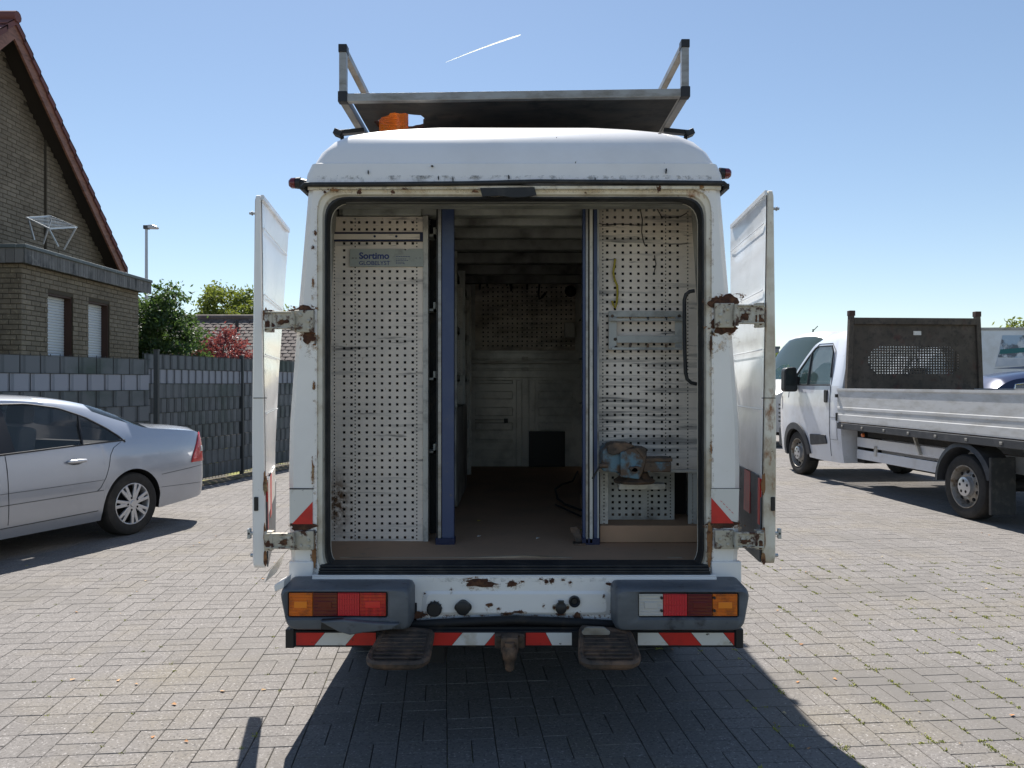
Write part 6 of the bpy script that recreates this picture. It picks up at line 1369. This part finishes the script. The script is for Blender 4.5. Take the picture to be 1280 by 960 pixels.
# ================================================================ NEIGHBOUR, LAMP, GREENERY
nb = thing('bungalow', (-15, 30, 0), 'low house behind the fence, only its brown tiled roof in view', 'house')
ry, rz_ = 30.0, 4.05
q = MB(); q.box(-20, -8.0, 27.4, 32.6, 0, 1.9); q.build('wall', 'brick', nb)
V = []; Fq = []; tt = []
def tile_roof(x0, x1, yb, zb, yt_, zt2, n, mcol):
    for r in range(n):
        t0, t1 = r / n, (r + 1.05) / n
        ya, za = yb + (yt_ - yb) * t0, zb + (zt2 - zb) * t0; yb2, zb2 = yb + (yt_ - yb) * t1, zb + (zt2 - zb) * t1
        x = x0 + (.15 if r % 2 else 0)
        while x < x1:
            k = len(V); V.extend([(x, ya - .01, za + .012), (x + .27, ya - .01, za + .012), (x + .27, yb2, zb2), (x, yb2, zb2), (x, ya - .01, za), (x + .27, ya - .01, za), (x + .135, ya - .015, za + .018), (x + .135, yb2, zb2 + .006)])
            Fq.extend([(k, k + 6, k + 7, k + 3), (k + 6, k + 1, k + 2, k + 7), (k + 4, k + 5, k + 1, k)]); tt.extend([prng.random()] * 3); x += .3
tile_roof(-14.2, -7.5, 27.0, 1.85, ry, rz_ + .05, 17, 0); tile_roof(-20, -11.9, 27.6, 1.95, ry + .6, rz_ - .02, 17, 0)
np_mesh('roof_tiles', V, Fq, 'roof_brown', nb, tt, kind='stuff')
q = MB(); q.add([(-14.2, 27.05, 1.80), (-7.5, 27.05, 1.80), (-7.5, ry, rz_ + .02), (-14.2, ry, rz_ + .02), (-7.5, 33, 1.8), (-14.2, 33, 1.8)], [(0, 1, 2, 3), (3, 2, 4, 5)]); q.add([(-20, 27.65, 1.9), (-11.9, 27.65, 1.9), (-11.9, ry + .6, rz_ - .05), (-20, ry + .6, rz_ - .05), (-11.9, 33.5, 1.8), (-20, 33.5, 1.8)], [(0, 1, 2, 3), (3, 2, 4, 5)]); q.build('roof', 'roof_brown', nb, sol=.04)
q = MB(); q.tube([(-14.3, ry, rz_ + .08), (-7.4, ry, rz_ + .08)], .11, 8); q.tube([(-20, ry + .6, rz_ + .0), (-14.3, ry + .6, rz_)], .11, 8); q.build('ridge_tile', 'roof_brown', nb, smooth=40)
a = P(296, 405, 28.8); q = MB(); q.cyl(a - Vector((0, 0, .3)), a + Vector((0, 0, .12)), .07, 10); q.build('roof_vent', 'black_plastic', nb)
for hh in ():
    pass
lp_ = thing('street_lamp', (P(183, 0, 32).x, 32, 0), 'tall grey street lamp rising behind the bush beside the brick house', 'street lamp')
x = P(183, 0, 32).x; zt3 = P(0, 286, 32).z
q = MB(); q.cyl((x, 32, 0), (x, 32, zt3), .085, 14, .055); q.build('pole', 'galvanised', lp_, smooth=40)
q = MB(); q.box(x - .1, x + .12, 31.9, 32.1, zt3 - .02, zt3 + .14); q.build('lamp_bracket', 'trim_grey', lp_, bevel=.02)
q = MB(); q.prism([(x + .1, zt3 + .0), (x + .45, zt3 - .01), (x + .5, zt3 + .06), (x + .3, zt3 + .16), (x + .1, zt3 + .15)], lambda a, c: (a, 31.87, c), lambda a, c: (a, 32.13, c)); q.build('lamp_head', 'galvanised', lp_, bevel=.03)

def crown(name, label, cat, base, cen, rad, nclump, nleaf, leaf, m, spread=.3, parent_trunk=True, shape=None, seed=1, up=.35, limbs=7):
    r = np.random.RandomState(seed); t = thing(name, base, label, cat); C_ = Vector(cen); cl_ = []
    while len(cl_) < nclump:
        d = r.normal(size=3); d /= np.linalg.norm(d); k = r.uniform(.35, 1.0) ** .6; p = np.array(cen) + d * np.array(rad) * k * (1 + .12 * math.sin(5 * d[0] + 3 * d[2] + seed))
        if p[2] < base[2] + .15: continue
        cl_.append(p)
    cl_ = np.array(cl_); cp = np.repeat(cl_, nleaf, axis=0); n = len(cp)
    p = cp + r.normal(size=(n, 3)) * spread * np.array([1, 1, .7]) * r.uniform(.3, 1, size=(n, 1))
    a = r.normal(size=(n, 3)); a /= np.linalg.norm(a, axis=1)[:, None]; b_ = r.normal(size=(n, 3)) + np.array([0, 0, up]); b_ -= a * (a * b_).sum(1)[:, None]; b_ /= np.linalg.norm(b_, axis=1)[:, None]
    s = leaf * r.uniform(.6, 1.3, size=(n, 1)); V = np.stack([p - a * s, p - b_ * s * .45, p + a * s, p + b_ * s * .45], 1).reshape(-1, 3)
    Fq = np.arange(n * 4).reshape(-1, 4); tint = np.repeat(r.rand(nclump), nleaf) * .7 + r.rand(n) * .3
    np_mesh('crown', V, Fq, m, t, tint)
    q = MB(); top = Vector(cen); q.tube([base, Vector(base).lerp(top, .5), top], [leaf * .8 + .05, leaf * .7 + .035, .02], 8)
    st = Vector(base).lerp(top, .35)
    for k in range(limbs):
        e = Vector(cl_[k * nclump // max(1, limbs)]); q.tube([st, st.lerp(e, .5) + Vector((0, 0, .1)), e], [.045, .03, .01], 6)
    q.build('trunk', 'bark', t, smooth=50)
    return t
crown('tall_bush', 'dark green bush growing against the end of the brick annexe', 'bush', (-8.6, 18.4, 0), (-8.6, 18.4, 2.1), (1.1, 1.0, 1.8), 520, 52, .055, 'leaf_dark', .17, seed=3, limbs=14)
crown('maple_shrub', 'dark red leaved shrub in front of the brown tiled roof', 'shrub', (-8.6, 22.0, 0), (-8.35, 22.0, 2.12), (1.1, .8, .95), 190, 34, .055, 'leaf_red', .16, seed=5, limbs=16)
crown('broadleaf_tree', 'light green round crowned tree rising over the brown tiled roof', 'tree', (-15.2, 42, 0), (-15.0, 42, 4.75), (2.3, 2.0, 2.1), 260, 60, .11, 'leaf_light', .34, seed=8, limbs=10)
crown('broadleaf_tree', 'light green tree top showing above the white box truck', 'tree', (31.5, 44, 0), (31.0, 44, 3.6), (3.6, 2.5, 1.75), 150, 46, .14, 'leaf_light', .35, seed=9, limbs=8)
# far hedge, beyond the yard on the right
hv = []; r = np.random.RandomState(4); n = 52000; u = r.rand(n); X = 10 + 50 * u
ht = 2.6 + .5 * np.sin(X * .9) + .35 * np.sin(X * 2.3 + 1)
pz_ = ht * r.rand(n) ** .6 + .9 * (X < 30) * (r.rand(n)); py_ = 66 + r.normal(size=n) * 1.2
p = np.stack([X, py_, pz_], 1); a = r.normal(size=(n, 3)); a /= np.linalg.norm(a, axis=1)[:, None]; b_ = r.normal(size=(n, 3)); b_ -= a * (a * b_).sum(1)[:, None]; b_ /= np.linalg.norm(b_, axis=1)[:, None]; s = .22 * r.uniform(.6, 1.3, size=(n, 1))
np_mesh('hedge', np.stack([p - a * s, p - b_ * s * .5, p + a * s, p + b_ * s * .5], 1).reshape(-1, 3), np.arange(n * 4).reshape(-1, 4), 'leaf_light', None, (np.floor(X * 1.3) * .37 + r.rand(n) * .3) % 1, kind='stuff', label='far green hedge and bushes behind the parked vans')
# tall far building with a mast
fb = thing('far_building', (P(1017, 0, 140).x, 140, 0), 'distant grey block with a roof mast above the white van', 'building')
q = MB(); a = P(1013, 0, 140).x; c = P(1021, 0, 140).x; q.box(a, c, 140, 141, 0, P(0, 417.5, 140).z); q.box(P(1006, 0, 140).x, P(1024, 0, 140).x, 141.1, 142, 0, P(0, 425, 140).z); q.build('tower', 'flashing', fb)
q = MB(); q.bar((P(1019, 0, 140).x, 141, P(0, 418, 140).z), (P(1019, 0, 140).x, 141, P(0, 411, 140).z), .2); q.bar((P(1018, 0, 140).x, 141, P(0, 414, 140).z), (P(1025, 0, 140).x, 141, P(0, 407, 140).z), .14); q.build('mast', 'flashing', fb)
fb2 = thing('far_building', (P(961, 0, 150).x, 150, 0), 'distant low blue grey roofed building over the hedge, beside the open right van door', 'building')
q = MB(); q.box(P(930, 0, 150).x, P(974, 0, 150).x, 150, 151, 0, P(0, 436, 150).z); q.build('wall', 'fence_light', fb2)
q = MB(); q.box(P(928, 0, 150).x, P(975, 0, 150).x, 149.9, 151.1, P(0, 436, 150).z, P(0, 433, 150).z); q.build('roof', 'flashing', fb2)
# groups of alike things
for o in bpy.data.objects:
    if o.parent is None and 'category' in o:
        k = o.name.split('.')[0]
        gname = {'shelving_unit': 'shelving units inside the van', 'parked_car': 'cars parked in the yard', 'broadleaf_tree': 'trees beyond the yard', 'far_building': 'distant buildings'}.get(k)
        if gname: o['group'] = gname
